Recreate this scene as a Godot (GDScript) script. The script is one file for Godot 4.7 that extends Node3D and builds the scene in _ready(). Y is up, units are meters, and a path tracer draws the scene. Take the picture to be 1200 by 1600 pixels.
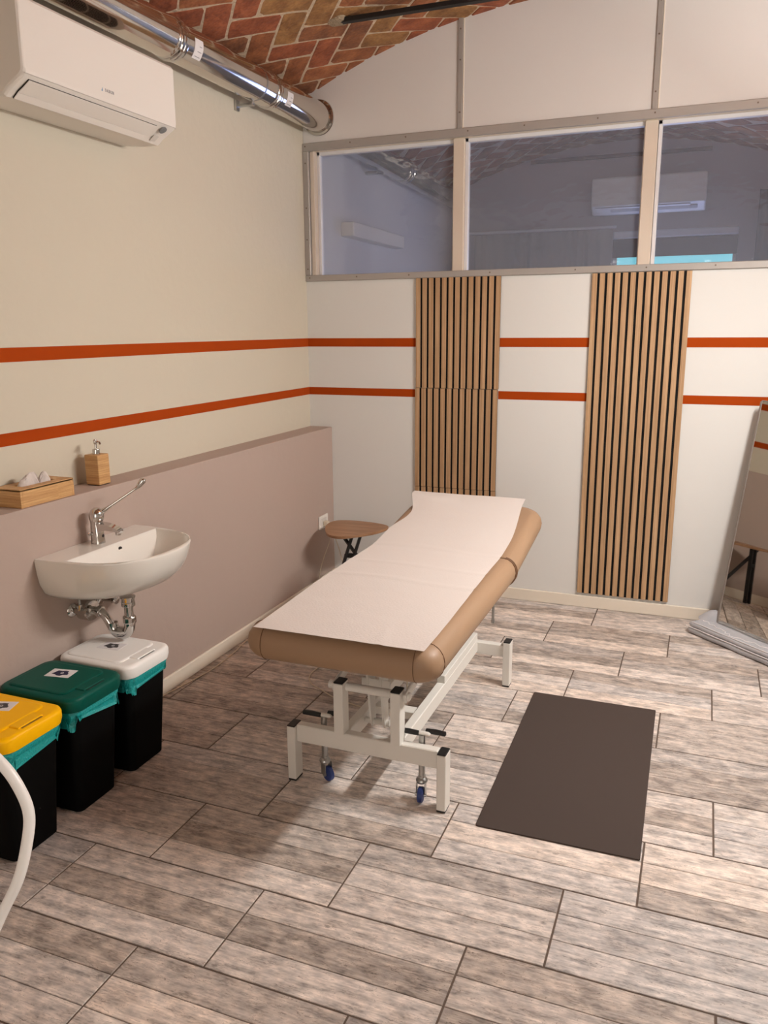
extends Node3D

# ---------------------------------------------------------------- mesh builder
class MB:
	var v := PackedVector3Array()
	var t := PackedVector2Array()
	var xf := Transform3D()
	var start := 0

	func tri(a: Vector3, b: Vector3, c: Vector3, ua := Vector2.ZERO, ub := Vector2.ZERO, uc := Vector2.ZERO) -> void:
		v.append(xf * a); v.append(xf * b); v.append(xf * c)
		t.append(ua); t.append(ub); t.append(uc)

	func quad(a: Vector3, b: Vector3, c: Vector3, d: Vector3, ua := Vector2.ZERO, ub := Vector2.ZERO, uc := Vector2.ZERO, ud := Vector2.ZERO) -> void:
		tri(a, b, c, ua, ub, uc)
		tri(a, c, d, ua, uc, ud)

	func fin() -> MB:   # turns the closed shape added since the last call so that its faces run clockwise
		var n := v.size()
		if n == start:
			return self
		var m := Vector3.ZERO
		for i in range(start, n):
			m += v[i]
		m /= float(n - start)
		var vol := 0.0
		for i in range(start, n, 3):
			vol += (v[i] - m).dot((v[i + 1] - m).cross(v[i + 2] - m))
		if vol > 0.0:
			for i in range(start, n, 3):
				var p := v[i + 1]; v[i + 1] = v[i + 2]; v[i + 2] = p
				var q := t[i + 1]; t[i + 1] = t[i + 2]; t[i + 2] = q
		start = n
		return self

	func loft(rings: Array, caps := true) -> MB:
		var m: int = rings[0].size()
		var n := rings.size()
		for i in n - 1:
			for j in m:
				var k := (j + 1) % m
				var u0 := float(j) / m
				var u1 := float(j + 1) / m
				var w0 := float(i) / (n - 1)
				var w1 := float(i + 1) / (n - 1)
				quad(rings[i][j], rings[i][k], rings[i + 1][k], rings[i + 1][j], Vector2(u0, w0), Vector2(u1, w0), Vector2(u1, w1), Vector2(u0, w1))
		if caps:
			for e in 2:
				var r: Array = rings[0] if e == 0 else rings[n - 1]
				var c := Vector3.ZERO
				for p in r:
					c += p
				c /= float(m)
				for j in m:
					var k := (j + 1) % m
					if e == 0:
						tri(c, r[k], r[j])
					else:
						tri(c, r[j], r[k])
		return fin()

	func box(c: Vector3, s: Vector3, b := 0.002, basis := Basis()) -> MB:
		var h := s * 0.5
		b = minf(b, minf(h.x, minf(h.y, h.z)) * 0.7)
		var rings := []
		for e in [[-h.y, b], [-h.y + b, 0.0], [h.y - b, 0.0], [h.y, b]]:
			var r := []
			var x: float = h.x - e[1]
			var z: float = h.z - e[1]
			for p in [[x, z - b], [x - b, z], [-x + b, z], [-x, z - b], [-x, -z + b], [-x + b, -z], [x - b, -z], [x, -z + b]]:
				r.append(c + basis * Vector3(p[0], e[0], p[1]))
			rings.append(r)
		return loft(rings)

	func circle(c: Vector3, ax: Vector3, r: float, seg: int) -> Array:
		var u := ax.cross(Vector3.UP if absf(ax.y) < 0.9 else Vector3.RIGHT).normalized()
		var w := ax.cross(u).normalized()
		var o := []
		for j in seg:
			var a := TAU * j / seg
			o.append(c + (u * cos(a) + w * sin(a)) * r)
		return o

	func cyl(p: Vector3, q: Vector3, r0: float, r1 := -1.0, seg := 20, b := 0.0) -> MB:
		if r1 < 0.0:
			r1 = r0
		var d := (q - p).normalized()
		if b > 0.0:
			return loft([circle(p, d, r0 - b, seg), circle(p + d * b, d, r0, seg), circle(q - d * b, d, r1, seg), circle(q, d, r1 - b, seg)])
		return loft([circle(p, d, r0, seg), circle(q, d, r1, seg)])

	func lathe(o: Vector3, ax: Vector3, prof: Array, seg := 28) -> MB:   # prof: [radius, height along ax]
		var rings := []
		for e in prof:
			rings.append(circle(o + ax * e[1], ax, maxf(e[0], 0.0004), seg))
		return loft(rings)

	func tube(pts: Array, r: Variant, seg := 12) -> MB:
		var rings := []
		var u := Vector3.ZERO
		for i in pts.size():
			var d: Vector3 = (pts[mini(i + 1, pts.size() - 1)] - pts[maxi(i - 1, 0)]).normalized()
			if i == 0:
				u = d.cross(Vector3.UP if absf(d.y) < 0.9 else Vector3.RIGHT).normalized()
			else:
				u = (u - d * u.dot(d)).normalized()
			var w := d.cross(u)
			var o := []
			var rad: float = r[i] if r is Array else r
			for j in seg:
				var a := TAU * j / seg
				o.append(pts[i] + (u * cos(a) + w * sin(a)) * rad)
			rings.append(o)
		return loft(rings)

	func prism(poly: PackedVector2Array, z0: float, z1: float) -> MB:   # outline in x, y drawn out along z
		var ix := Geometry2D.triangulate_polygon(poly)
		var n := poly.size()
		var cw := Geometry2D.is_polygon_clockwise(poly)
		for i in range(0, ix.size(), 3):
			var a := poly[ix[i]]; var b := poly[ix[i + 1]]; var c := poly[ix[i + 2]]
			if (b - a).cross(c - a) < 0.0:
				var s := b; b = c; c = s
			tri(Vector3(a.x, a.y, z1), Vector3(b.x, b.y, z1), Vector3(c.x, c.y, z1), a, b, c)
			tri(Vector3(a.x, a.y, z0), Vector3(c.x, c.y, z0), Vector3(b.x, b.y, z0), a, c, b)
		for i in n:
			var p := poly[i]
			var q := poly[(i + 1) % n]
			if cw == true:
				var s := p; p = q; q = s
			quad(Vector3(p.x, p.y, z0), Vector3(q.x, q.y, z0), Vector3(q.x, q.y, z1), Vector3(p.x, p.y, z1))
		return fin()

	func sheet(nu: int, nv: int, f: Callable, thick: Vector3) -> MB:   # a thick sheet: f(u, v) is its upper face
		var g := []
		for i in nu + 1:
			var row := []
			for j in nv + 1:
				row.append(f.call(float(i) / nu, float(j) / nv))
			g.append(row)
		for i in nu:
			for j in nv:
				var a: Vector3 = g[i][j]; var b: Vector3 = g[i + 1][j]; var c: Vector3 = g[i + 1][j + 1]; var d: Vector3 = g[i][j + 1]
				var ua := Vector2(float(i) / nu, float(j) / nv); var uc := Vector2(float(i + 1) / nu, float(j + 1) / nv)
				quad(a, b, c, d, ua, Vector2(uc.x, ua.y), uc, Vector2(ua.x, uc.y))
				quad(a - thick, d - thick, c - thick, b - thick, ua, Vector2(ua.x, uc.y), uc, Vector2(uc.x, ua.y))
		for i in nu:
			for e in [0, nv]:
				var a: Vector3 = g[i][e]; var b: Vector3 = g[i + 1][e]
				if e == 0:
					quad(b, a, a - thick, b - thick)
				else:
					quad(a, b, b - thick, a - thick)
		for j in nv:
			for e in [0, nu]:
				var a: Vector3 = g[e][j]; var b: Vector3 = g[e][j + 1]
				if e == 0:
					quad(a, b, b - thick, a - thick)
				else:
					quad(b, a, a - thick, b - thick)
		return fin()

	func mesh(angle := 38.0) -> ArrayMesh:
		var n := v.size() / 3
		var fn := PackedVector3Array(); fn.resize(n)
		var at := {}
		for i in n:
			fn[i] = (v[3 * i + 2] - v[3 * i]).cross(v[3 * i + 1] - v[3 * i])
			for k in 3:
				var key := Vector3i((v[3 * i + k] * 20000.0).round())
				if at.has(key):
					at[key].append(i)
				else:
					at[key] = [i]
		var nn := PackedVector3Array(); nn.resize(v.size())
		var lim := cos(deg_to_rad(angle))
		for i in n:
			var own := fn[i].normalized()
			for k in 3:
				var s := Vector3.ZERO
				for o in at[Vector3i((v[3 * i + k] * 20000.0).round())]:
					if own.dot(fn[o].normalized()) > lim:
						s += fn[o]
				nn[3 * i + k] = s.normalized() if s.length() > 1e-12 else (own if own.length() > 0.5 else Vector3.UP)
		var a := []
		a.resize(Mesh.ARRAY_MAX)
		a[Mesh.ARRAY_VERTEX] = v; a[Mesh.ARRAY_NORMAL] = nn; a[Mesh.ARRAY_TEX_UV] = t
		var m := ArrayMesh.new()
		m.add_surface_from_arrays(Mesh.PRIMITIVE_TRIANGLES, a)
		return m


# ---------------------------------------------------------------- naming helpers
var taken := {}
var M := {}
var rng := RandomNumberGenerator.new()

func numbered(called: String) -> String:
	if not taken.has(called):
		taken[called] = 0
		return called
	taken[called] += 1
	return "%s_%03d" % [called, taken[called]]

func put(o: Node3D, called: String, parent: Node = null) -> Node3D:
	if parent == null:
		o.name = numbered(called); add_child(o, true)
	else:
		o.name = called; parent.add_child(o, true)
	return o

func part(called: String, mb: MB, m: Material, parent: Node = null, angle := 38.0, label := "") -> MeshInstance3D:
	var o := MeshInstance3D.new()
	o.mesh = mb.mesh(angle)
	o.material_override = m
	put(o, called, parent)
	if label:
		o.set_meta("label", label)
	return o

func tag(o: Node3D, label: String, category: String, group := "") -> Node3D:
	o.set_meta("label", label); o.set_meta("category", category)
	if group:
		o.set_meta("group", group)
	return o

func thing(called: String, label: String, category: String, at := Vector3.ZERO, turn := 0.0, group := "") -> Node3D:
	var o := Node3D.new()
	put(o, called)
	o.position = at; o.rotation.y = turn
	return tag(o, label, category, group)

func struct(o: Node3D, label := "") -> Node3D:
	o.set_meta("kind", "structure")
	if label:
		o.set_meta("label", label)
	return o

func rr(hx: float, hz: float, r: float, y: float, n := 5, c := Vector3.ZERO) -> Array:   # rounded rectangle ring in x, z
	var o := []
	r = minf(r, minf(hx, hz) * 0.98)
	for q in 4:
		var cx := (hx - r) * (1 if q == 0 or q == 3 else -1)
		var cz := (hz - r) * (1 if q < 2 else -1)
		for k in n + 1:
			var a := PI / 2 * (q + float(k) / n)
			o.append(c + Vector3(cx + r * cos(a), y, cz + r * sin(a)))
	return o

# ---------------------------------------------------------------- textures and materials
func noise(seed_: int, freq: float, oct := 4, type := FastNoiseLite.TYPE_SIMPLEX_SMOOTH) -> FastNoiseLite:
	var n := FastNoiseLite.new()
	n.seed = seed_; n.frequency = freq; n.noise_type = type
	n.fractal_type = FastNoiseLite.FRACTAL_FBM; n.fractal_octaves = oct
	return n

func grey(n: FastNoiseLite, w: int, h: int, gw := 0, gh := 0) -> PackedByteArray:   # noise picture, drawn at gw x gh and stretched to w x h
	var im := n.get_image(gw if gw else w, gh if gh else h, false, false, true)
	im.convert(Image.FORMAT_L8)
	if gw or gh:
		im.resize(w, h, Image.INTERPOLATE_CUBIC)
	return im.get_data()

func tex(w: int, h: int, f: Callable) -> ImageTexture:
	var d := PackedByteArray(); d.resize(w * h * 3)
	for y in h:
		for x in w:
			var c: Color = f.call(x, y)
			var i := (y * w + x) * 3
			d[i] = int(clampf(c.r, 0, 1) * 255); d[i + 1] = int(clampf(c.g, 0, 1) * 255); d[i + 2] = int(clampf(c.b, 0, 1) * 255)
	return ImageTexture.create_from_image(Image.create_from_data(w, h, false, Image.FORMAT_RGB8, d))

func heights(seed_: int, freq: float, oct := 3, size := 256) -> NoiseTexture2D:
	var t := NoiseTexture2D.new()
	t.width = size; t.height = size; t.seamless = true
	t.noise = noise(seed_, freq, oct)
	return t

func rgb(r: float, g: float, b: float) -> Color:
	return Color(r / 255.0, g / 255.0, b / 255.0)

func mat(c: Color, rough := 0.6, metal := 0.0) -> StandardMaterial3D:
	var m := StandardMaterial3D.new()
	m.albedo_color = c; m.roughness = rough; m.metallic = metal
	return m

func bump(m: StandardMaterial3D, t: Texture2D, cm: float, scale: float, world := true) -> StandardMaterial3D:
	m.heightmap_enabled = true; m.heightmap_texture = t; m.heightmap_scale = cm
	m.uv1_triplanar = true; m.uv1_world_triplanar = world; m.uv1_scale = Vector3.ONE * scale
	return m

func wood(seed_: int, dark: Color, light: Color, across: bool, w := 256, h := 1024) -> ImageTexture:   # grain runs along v, or along u when across
	var g := grey(noise(seed_, 0.09, 4), w, h, w, h / 40)
	var l := grey(noise(seed_ + 1, 0.02, 3), w, h, w, h / 12)
	var f := grey(noise(seed_ + 2, 0.35, 2), w, h, w, h / 10)
	var fn := func(x: int, y: int) -> Color:
		var i := y * w + x
		var k := 0.5 + (g[i] / 255.0 - 0.5) * 0.9 + (l[i] / 255.0 - 0.5) * 0.6 + (f[i] / 255.0 - 0.5) * 0.35
		return dark.lerp(light, clampf(k, 0, 1))
	var t := tex(w, h, fn)
	if across:
		var im := t.get_image()
		im.rotate_90(CLOCKWISE)
		t = ImageTexture.create_from_image(im)
	return t

func tri_tex(t: Texture2D, scale: Vector3, rough: float, world := true) -> StandardMaterial3D:
	var m := mat(Color.WHITE, rough)
	m.albedo_texture = t; m.uv1_triplanar = true; m.uv1_world_triplanar = world; m.uv1_scale = scale
	m.uv1_triplanar_sharpness = 8.0
	return m

const STRIP_W := 768
const STRIP_H := 128
func plank_atlas() -> ImageTexture:   # two columns of eight weathered board faces
	var w := STRIP_W * 2
	var h := STRIP_H * 8
	var fine := grey(noise(11, 0.11, 4), w, h, w / 14, h)
	var streak := grey(noise(12, 0.05, 3), w, h, w / 10, h)
	var blot := grey(noise(13, 0.016, 4), w, h, w / 3, h)
	var crack := grey(noise(14, 0.045, 4), w, h, w / 9, h)
	var speck := grey(noise(15, 0.13, 4), w, h, w / 4, h)
	var cloud := grey(noise(16, 0.022, 4), w, h, w * 3 / 5, h)
	var tone := []
	var warm := []
	for k in 16:
		tone.append([0.04, -0.05, 0.07, -0.02, 0.09, -0.09, 0.0, 0.05, -0.06, 0.06, 0.02, -0.03, 0.08, -0.01, 0.03, -0.07][k])
		warm.append(rng.randf_range(-0.012, 0.014))
	var knots := []
	for k in 16:
		var a := []
		for q in rng.randi_range(0, 2):
			a.append(Vector2(rng.randf_range(30, STRIP_W - 30), rng.randf_range(18, STRIP_H - 18)))
		knots.append(a)
	var d := PackedByteArray(); d.resize(w * h * 3)
	for y in h:
		var row := y / STRIP_H
		for x in w:
			var k := row * 2 + x / STRIP_W
			var i := y * w + x
			var b := blot[i] / 255.0
			var c := cloud[i] / 255.0
			var worn := smoothstep(0.48, 0.72, b)
			var s: float = 0.74 + tone[k] * 1.15 + (fine[i] / 255.0 - 0.5) * 0.10 + (streak[i] / 255.0 - 0.5) * 0.17 + (c - 0.5) * 0.18
			s -= worn * (0.05 + 0.09 * smoothstep(0.36, 0.66, speck[i] / 255.0))
			s += smoothstep(0.55, 0.35, b) * 0.05 * smoothstep(0.45, 0.6, speck[i] / 255.0)
			var cr := 1.0 - absf(crack[i] / 255.0 - 0.5) * 2.0
			s -= smoothstep(0.965, 0.995, cr) * (0.08 + 0.16 * smoothstep(0.4, 0.6, c))
			var lx := x % STRIP_W
			var ly := y % STRIP_H
			for kn in knots[k]:
				var dx: float = (lx - kn.x) * 0.55
				var dy: float = ly - kn.y
				var dd := dx * dx + dy * dy
				if dd < 60.0:
					s -= 0.15 * (1.0 - smoothstep(4.0, 60.0, dd))
			var q := i * 3
			var wm: float = warm[k] + (c - 0.5) * 0.02
			d[q] = int(clampf(s + 0.02 + wm, 0, 1) * 255)
			d[q + 1] = int(clampf(s * 0.96 + 0.006, 0, 1) * 255)
			d[q + 2] = int(clampf(s * 0.925 - wm, 0, 1) * 255)
	return ImageTexture.create_from_image(Image.create_from_data(w, h, false, Image.FORMAT_RGB8, d))

func make_materials() -> void:
	M.plank = mat(Color.WHITE, 0.5)
	M.plank.albedo_texture = plank_atlas()
	M.plank.texture_repeat = false
	M.grout = mat(rgb(98, 83, 72), 0.9)
	var plaster := heights(3, 0.03, 4)
	M.cream = bump(mat(rgb(204, 196, 178), 0.85), plaster, 0.10, 2.0)
	M.taupe = bump(mat(rgb(176, 157, 146), 0.8), plaster, 0.10, 2.0)
	M.white = bump(mat(rgb(217, 216, 212), 0.7), plaster, 0.05, 1.5)
	M.board = bump(mat(rgb(214, 210, 206), 0.75), plaster, 0.04, 1.5)
	M.stripe = mat(rgb(160, 63, 14), 0.85)
	M.stripe.metallic_specular = 0.2
	M.trim = mat(rgb(226, 216, 200), 0.55)
	M.rail = mat(rgb(164, 158, 152), 0.45, 0.2)
	M.timber = mat(rgb(206, 192, 176), 0.6)
	M.glaze_frame = mat(rgb(214, 212, 214), 0.5)
	M.dark_gap = mat(rgb(24, 20, 18), 0.9)
	M.screw = mat(rgb(120, 108, 98), 0.4, 0.7)
	var gl := mat(Color(0.82, 0.86, 0.95, 0.10), 0.02)
	gl.transparency = BaseMaterial3D.TRANSPARENCY_ALPHA
	gl.heightmap_enabled = true; gl.heightmap_texture = heights(33, 0.02, 2); gl.heightmap_scale = 0.10
	gl.uv1_triplanar = true; gl.uv1_world_triplanar = true; gl.uv1_scale = Vector3(1.4, 2.4, 1.4)
	M.glass = gl
	M.chrome = mat(rgb(205, 203, 200), 0.09, 1.0)
	M.duct = bump(mat(rgb(214, 208, 200), 0.10, 1.0), heights(31, 0.012, 2), 0.012, 1.2)
	M.zinc = mat(rgb(178, 178, 176), 0.3, 1.0)
	M.black = mat(rgb(22, 21, 21), 0.5)
	M.felt = mat(rgb(5, 5, 5), 0.95)
	M.steel_white = mat(rgb(226, 222, 214), 0.4)
	M.plastic_white = mat(rgb(228, 222, 214), 0.42)
	M.plastic_shade = mat(rgb(206, 200, 192), 0.5)
	M.oak = tri_tex(wood(41, rgb(154, 119, 84), rgb(193, 158, 121), false), Vector3(5, 0.5, 5), 0.6)
	M.oak_pale = tri_tex(wood(45, rgb(157, 122, 86), rgb(196, 161, 123), false), Vector3(5, 0.5, 5), 0.6)
	M.bamboo = tri_tex(wood(51, rgb(176, 130, 80), rgb(214, 172, 118), true, 256, 768), Vector3(3, 9, 3), 0.5)
	M.table_wood = tri_tex(wood(55, rgb(134, 96, 66), rgb(178, 138, 104), true, 256, 512), Vector3(2.2, 6, 6), 0.45)
	M.ceramic = mat(rgb(232, 228, 220), 0.12)
	M.ceramic.clearcoat_enabled = true; M.ceramic.clearcoat = 0.5; M.ceramic.clearcoat_roughness = 0.04
	var grain := heights(61, 0.12, 3)
	M.leather = bump(mat(rgb(157, 127, 99), 0.5), grain, 0.02, 9.0)
	M.leather_seam = mat(rgb(112, 80, 54), 0.6)
	M.paper = bump(mat(rgb(212, 203, 197), 0.9), heights(65, 0.05, 4), 0.05, 7.0)
	M.paper.backlight_enabled = true; M.paper.backlight = Color(0.12, 0.11, 0.10)
	M.mat = bump(mat(rgb(65, 53, 47), 0.85), heights(67, 0.2, 2), 0.05, 12.0)
	M.bin_black = mat(rgb(5, 5, 5), 0.7)
	M.bin_black.metallic_specular = 0.22
	M.bin_yellow = mat(rgb(255, 190, 0), 0.38)
	M.bin_green = mat(rgb(0, 78, 66), 0.42)
	M.bin_green.metallic_specular = 0.3; M.bin_yellow.metallic_specular = 0.3
	M.bin_white = mat(rgb(244, 242, 238), 0.38)
	M.liner = bump(mat(rgb(24, 158, 156), 0.3), heights(71, 0.05, 3), 0.25, 9.0)
	M.liner.backlight_enabled = true; M.liner.backlight = Color(0.15, 0.4, 0.4)
	M.card = mat(rgb(226, 222, 222), 0.7)
	M.ink = mat(rgb(34, 34, 66), 0.7)
	M.ink_grey = mat(rgb(70, 66, 68), 0.7)
	M.print_grey = mat(rgb(150, 148, 150), 0.7)
	M.caster_blue = mat(rgb(40, 58, 118), 0.5)
	M.mirror = mat(rgb(200, 198, 192), 0.02, 1.0)
	M.mirror_edge = mat(rgb(168, 164, 160), 0.4, 0.8)
	M.cable = mat(rgb(214, 200, 178), 0.55)
	M.iron = mat(rgb(26, 23, 21), 0.55, 0.3)
	M.curtain = bump(mat(rgb(150, 146, 142), 0.95), heights(75, 0.2, 2), 0.05, 10.0)
	M.blind = mat(rgb(44, 42, 48), 0.8)
	M.next_wall = bump(mat(rgb(206, 204, 206), 0.8), plaster, 0.08, 2.0)
	M.far_wall_shaded = bump(mat(rgb(164, 156, 158), 0.85), plaster, 0.08, 2.0)  # next room's wall colour, darkened to carry its backlit shade
	M.mortar = bump(mat(rgb(190, 170, 146), 0.95), heights(81, 0.06, 4), 0.8, 3.0)
	M.rough_mortar = bump(mat(rgb(158, 140, 116), 0.95), heights(82, 0.08, 4), 1.2, 4.0)
	M.bricks = []
	var rough_face := heights(83, 0.035, 5)
	var cs := [[rgb(112, 64, 38), rgb(164, 102, 62)], [rgb(118, 61, 38), rgb(166, 95, 60)], [rgb(116, 78, 44), rgb(166, 122, 74)], [rgb(102, 61, 40), rgb(152, 97, 60)], [rgb(122, 70, 42), rgb(174, 111, 70)]]
	var bn := grey(noise(85, 0.012, 5), 256, 256)
	var bs := grey(noise(86, 0.08, 4), 256, 256)
	for k in cs.size():
		var lo: Color = cs[k][0]
		var hi: Color = cs[k][1]
		var fn := func(x: int, y: int) -> Color:
			var i := y * 256 + x
			return lo.lerp(hi, clampf((bn[i] * 0.65 + bs[i] * 0.35) / 255.0 * 1.5 - 0.25, 0, 1))
		var m := tri_tex(tex(256, 256, fn), Vector3.ONE * 2.3, 0.85)
		m.heightmap_enabled = true; m.heightmap_texture = rough_face; m.heightmap_scale = 0.5
		M.bricks.append(m)
	M.frosted = mat(rgb(236, 236, 232), 0.4)  # glowing panes of the added door behind the viewer
	M.frosted.emission_enabled = true; M.frosted.emission = rgb(255, 246, 236); M.frosted.emission_energy_multiplier = 0.9
	M.lamp = mat(rgb(255, 246, 232), 0.5)
	M.lamp.emission_enabled = true; M.lamp.emission = rgb(255, 250, 240); M.lamp.emission_energy_multiplier = 4.0

# ---------------------------------------------------------------- the vault
const VX := 1.4
const VR := 3.6
const VY := 3.25 - 3.6
const WL := -0.15    # face of the upper left wall
const WR := 2.95     # face of the right wall
const ZB := 6.0      # face of the wall behind the camera
const ZF := -3.0     # face of the next room's far wall

func vault_y(x: float, z: float) -> float:
	return VY + sqrt(VR * VR - (x - VX) * (x - VX)) + minf(z, 0.0) * 0.04

func vault_poly(x0: float, x1: float, y0: float, z: float, over := 0.03) -> PackedVector2Array:
	var p := PackedVector2Array([Vector2(x0, y0), Vector2(x1, y0)])
	for k in 13:
		var x := lerpf(x1, x0, k / 12.0)
		p.append(Vector2(x, vault_y(x, z) + over))
	return p

func _ready() -> void:
	rng.seed = 7
	# camera
	var cam := Camera3D.new()
	cam.name = "camera"; add_child(cam)
	cam.position = Vector3(2.16448, 1.6, 4.58501)
	cam.rotation = Vector3(deg_to_rad(-12.8934), deg_to_rad(21.602), deg_to_rad(-0.3975))
	cam.fov = 64.94
	cam.near = 0.02
	cam.current = true
	# sky and exposure
	var env := Environment.new()
	var sky := Sky.new()
	var sm := ProceduralSkyMaterial.new()
	sm.sky_top_color = rgb(96, 176, 214); sm.sky_horizon_color = rgb(120, 214, 226)
	sm.ground_horizon_color = rgb(110, 170, 170); sm.ground_bottom_color = rgb(70, 84, 80)
	sm.energy_multiplier = 1.35
	sky.sky_material = sm
	env.background_mode = Environment.BG_SKY
	env.sky = sky
	env.tonemap_mode = Environment.TONE_MAPPER_LINEAR
	env.tonemap_exposure = 1.0
	env.sdfgi_enabled = true; env.ssao_enabled = true; env.ssil_enabled = true
	var we := WorldEnvironment.new()
	we.name = "environment"; we.environment = env; add_child(we)
	make_materials()
	# an unseen wall lamp and an added door light this room, the far window lights the next one
	unseen_wall_lamp(1.6, 5.9, "white linear wall lamp out of view on the right wall, placed to light the room")
	area("added_fill_light", Vector3(1.75, 1.12, ZB - 0.05), Vector2(1.5, 1.96), Vector3.ZERO, rgb(255, 246, 236), 1.5)  # added fill light from behind the viewer
	area("daylight", Vector3(1.83, 1.62, ZF + 0.02), Vector2(0.98, 0.95), Vector3(0, PI, 0), Color(0.66, 0.74, 1.0), 2.0)
	build_shell()
	build_floor()
	build_ceiling()
	build_partition()
	build_next_room()
	build_panels()
	build_bed()
	build_duct()
	build_aircon(Vector3(WL, 2.34, 2.04), 0.0, "white wall-mounted air conditioner unit beside the steel duct", "logo")
	build_basin()
	build_bins()
	build_mirror()
	build_table()
	build_small()

func area(called: String, at: Vector3, size: Vector2, rot: Vector3, c: Color, e: float) -> void:
	var l := AreaLight3D.new()
	l.name = called; add_child(l, true)
	l.position = at; l.rotation = rot
	l.area_size = size; l.light_color = c; l.light_energy = e
	l.area_range = 12.0; l.area_attenuation = 2.0
	l.shadow_enabled = true

func unseen_wall_lamp(z: float, e: float, label: String) -> void:
	var o := thing("unseen_wall_lamp", label, "wall lamp", Vector3(WR, 2.25, z), 0.0)  # out of view; set where the shadows point, to light the room
	part("housing", MB.new().box(Vector3(-0.015, 0, 0), Vector3(0.03, 0.10, 1.02), 0.003), M.plastic_white, o)
	part("diffuser", MB.new().box(Vector3(-0.055, 0, 0), Vector3(0.05, 0.09, 1.0), 0.008), M.lamp, o)
	area("unseen_lamp_glow", Vector3(WR - 0.09, 2.215, z), Vector2(1.0, 0.09), Vector3(deg_to_rad(-54), PI / 2, 0), rgb(255, 251, 247), e)
	area("unseen_lamp_glow", Vector3(WR - 0.05, 2.30, z), Vector2(0.04, 1.0), Vector3(PI / 2, 0, 0), rgb(255, 251, 247), e * 1.0)  # upward glow of the unseen lamp, for the vault and upper boards

# ---------------------------------------------------------------- shell
func build_shell() -> void:
	var wl := part("wall_left", MB.new().box(Vector3(WL - 0.06, 1.6, (ZB + ZF) / 2), Vector3(0.12, 3.2, ZB - ZF + 0.4), 0.0), M.cream)
	struct(wl, "cream painted left wall above a taupe ledge")
	part("ledge", MB.new().box(Vector3(-0.075, 0.4975, ZB / 2), Vector3(0.151, 0.995, ZB), 0.002), M.taupe, wl, 38.0, "taupe painted lower wall with a narrow ledge on top")
	for s in [[1.4895, 1.540], [1.1945, 1.2405]]:
		part("painted_stripe", MB.new().box(Vector3(WL + 0.0004, (s[0] + s[1]) / 2, ZB / 2), Vector3(0.0012, s[1] - s[0], ZB), 0.0), M.stripe, wl, 38.0, "burnt orange painted stripe")
	struct(part("wall_right", MB.new().box(Vector3(WR + 0.06, 1.6, (ZB + ZF) / 2), Vector3(0.12, 3.2, ZB - ZF + 0.4), 0.0), M.white), "white right wall of the room")
	struct(part("wall_front", MB.new().prism(vault_poly(WL, WR, 0.0, ZB), ZB, ZB + 0.12), M.white), "white wall behind the viewer")
	var dr := Node3D.new()
	put(dr, "added_door_1")  # added door, never in view, carries the fill light
	struct(dr, "added glowing glass door out of view behind the viewer, for fill light")
	var df := MB.new()
	for x in [0.97, 1.75, 2.53]:
		df.box(Vector3(x, 1.07, ZB - 0.02), Vector3(0.06, 2.14, 0.04), 0.003)
	df.box(Vector3(1.75, 2.13, ZB - 0.02), Vector3(1.5, 0.06, 0.04), 0.003)
	df.box(Vector3(1.75, 0.06, ZB - 0.02), Vector3(1.5, 0.12, 0.04), 0.003)
	part("frame", df, M.plastic_white, dr)
	for x in [1.36, 2.14]:
		part("pane", MB.new().box(Vector3(x, 1.11, ZB - 0.018), Vector3(0.72, 1.98, 0.01), 0.0), M.frosted, dr)
	var bl := MB.new().box(Vector3(0.0065, 0.035, ZB / 2), Vector3(0.013, 0.07, ZB), 0.003)
	struct(part("baseboard_left", bl, M.trim), "cream skirting along the taupe left wall")
	var bb := MB.new().box(Vector3(1.475, 0.035, 0.0065), Vector3(2.95, 0.07, 0.013), 0.003)
	struct(part("baseboard_back", bb, M.trim), "cream skirting along the white back partition")

func plank_mesh(lx: float, lz: float, k: int, f0: float, f1: float) -> ArrayMesh:
	var mb := MB.new()
	var b := 0.0012
	var hx := lx / 2 - 0.0008
	var hz := lz / 2 - 0.0010
	var u0 := (k % 2) * 0.5 + 0.004
	var u1 := u0 + 0.492
	var w0 := (k / 2) / 8.0 + 0.006
	var w1 := w0 + 0.113
	var uv := func(p: Vector3) -> Vector2:
		return Vector2(lerpf(u0, u1, lerpf(f0, f1, clampf(p.x / (2 * hx) + 0.5, 0, 1))), lerpf(w0, w1, clampf(p.z / (2 * hz) + 0.5, 0, 1)))
	var ring := func(x: float, y: float, z: float) -> Array:
		return [Vector3(x, y, z), Vector3(-x, y, z), Vector3(-x, y, -z), Vector3(x, y, -z)]
	var rs := [ring.call(hx, -0.004, hz), ring.call(hx, -b, hz), ring.call(hx - b, 0, hz - b)]
	for i in 2:
		for j in 4:
			var q := (j + 1) % 4
			var a: Vector3 = rs[i][j]; var bb: Vector3 = rs[i][q]; var c: Vector3 = rs[i + 1][q]; var d: Vector3 = rs[i + 1][j]
			mb.quad(a, bb, c, d, uv.call(a), uv.call(bb), uv.call(c), uv.call(d))
	var t: Array = rs[2]
	mb.quad(t[0], t[1], t[2], t[3], uv.call(t[0]), uv.call(t[1]), uv.call(t[2]), uv.call(t[3]))
	var o: Array = rs[0]
	mb.quad(o[3], o[2], o[1], o[0])
	mb.fin()
	return mb.mesh(10.0)

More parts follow.
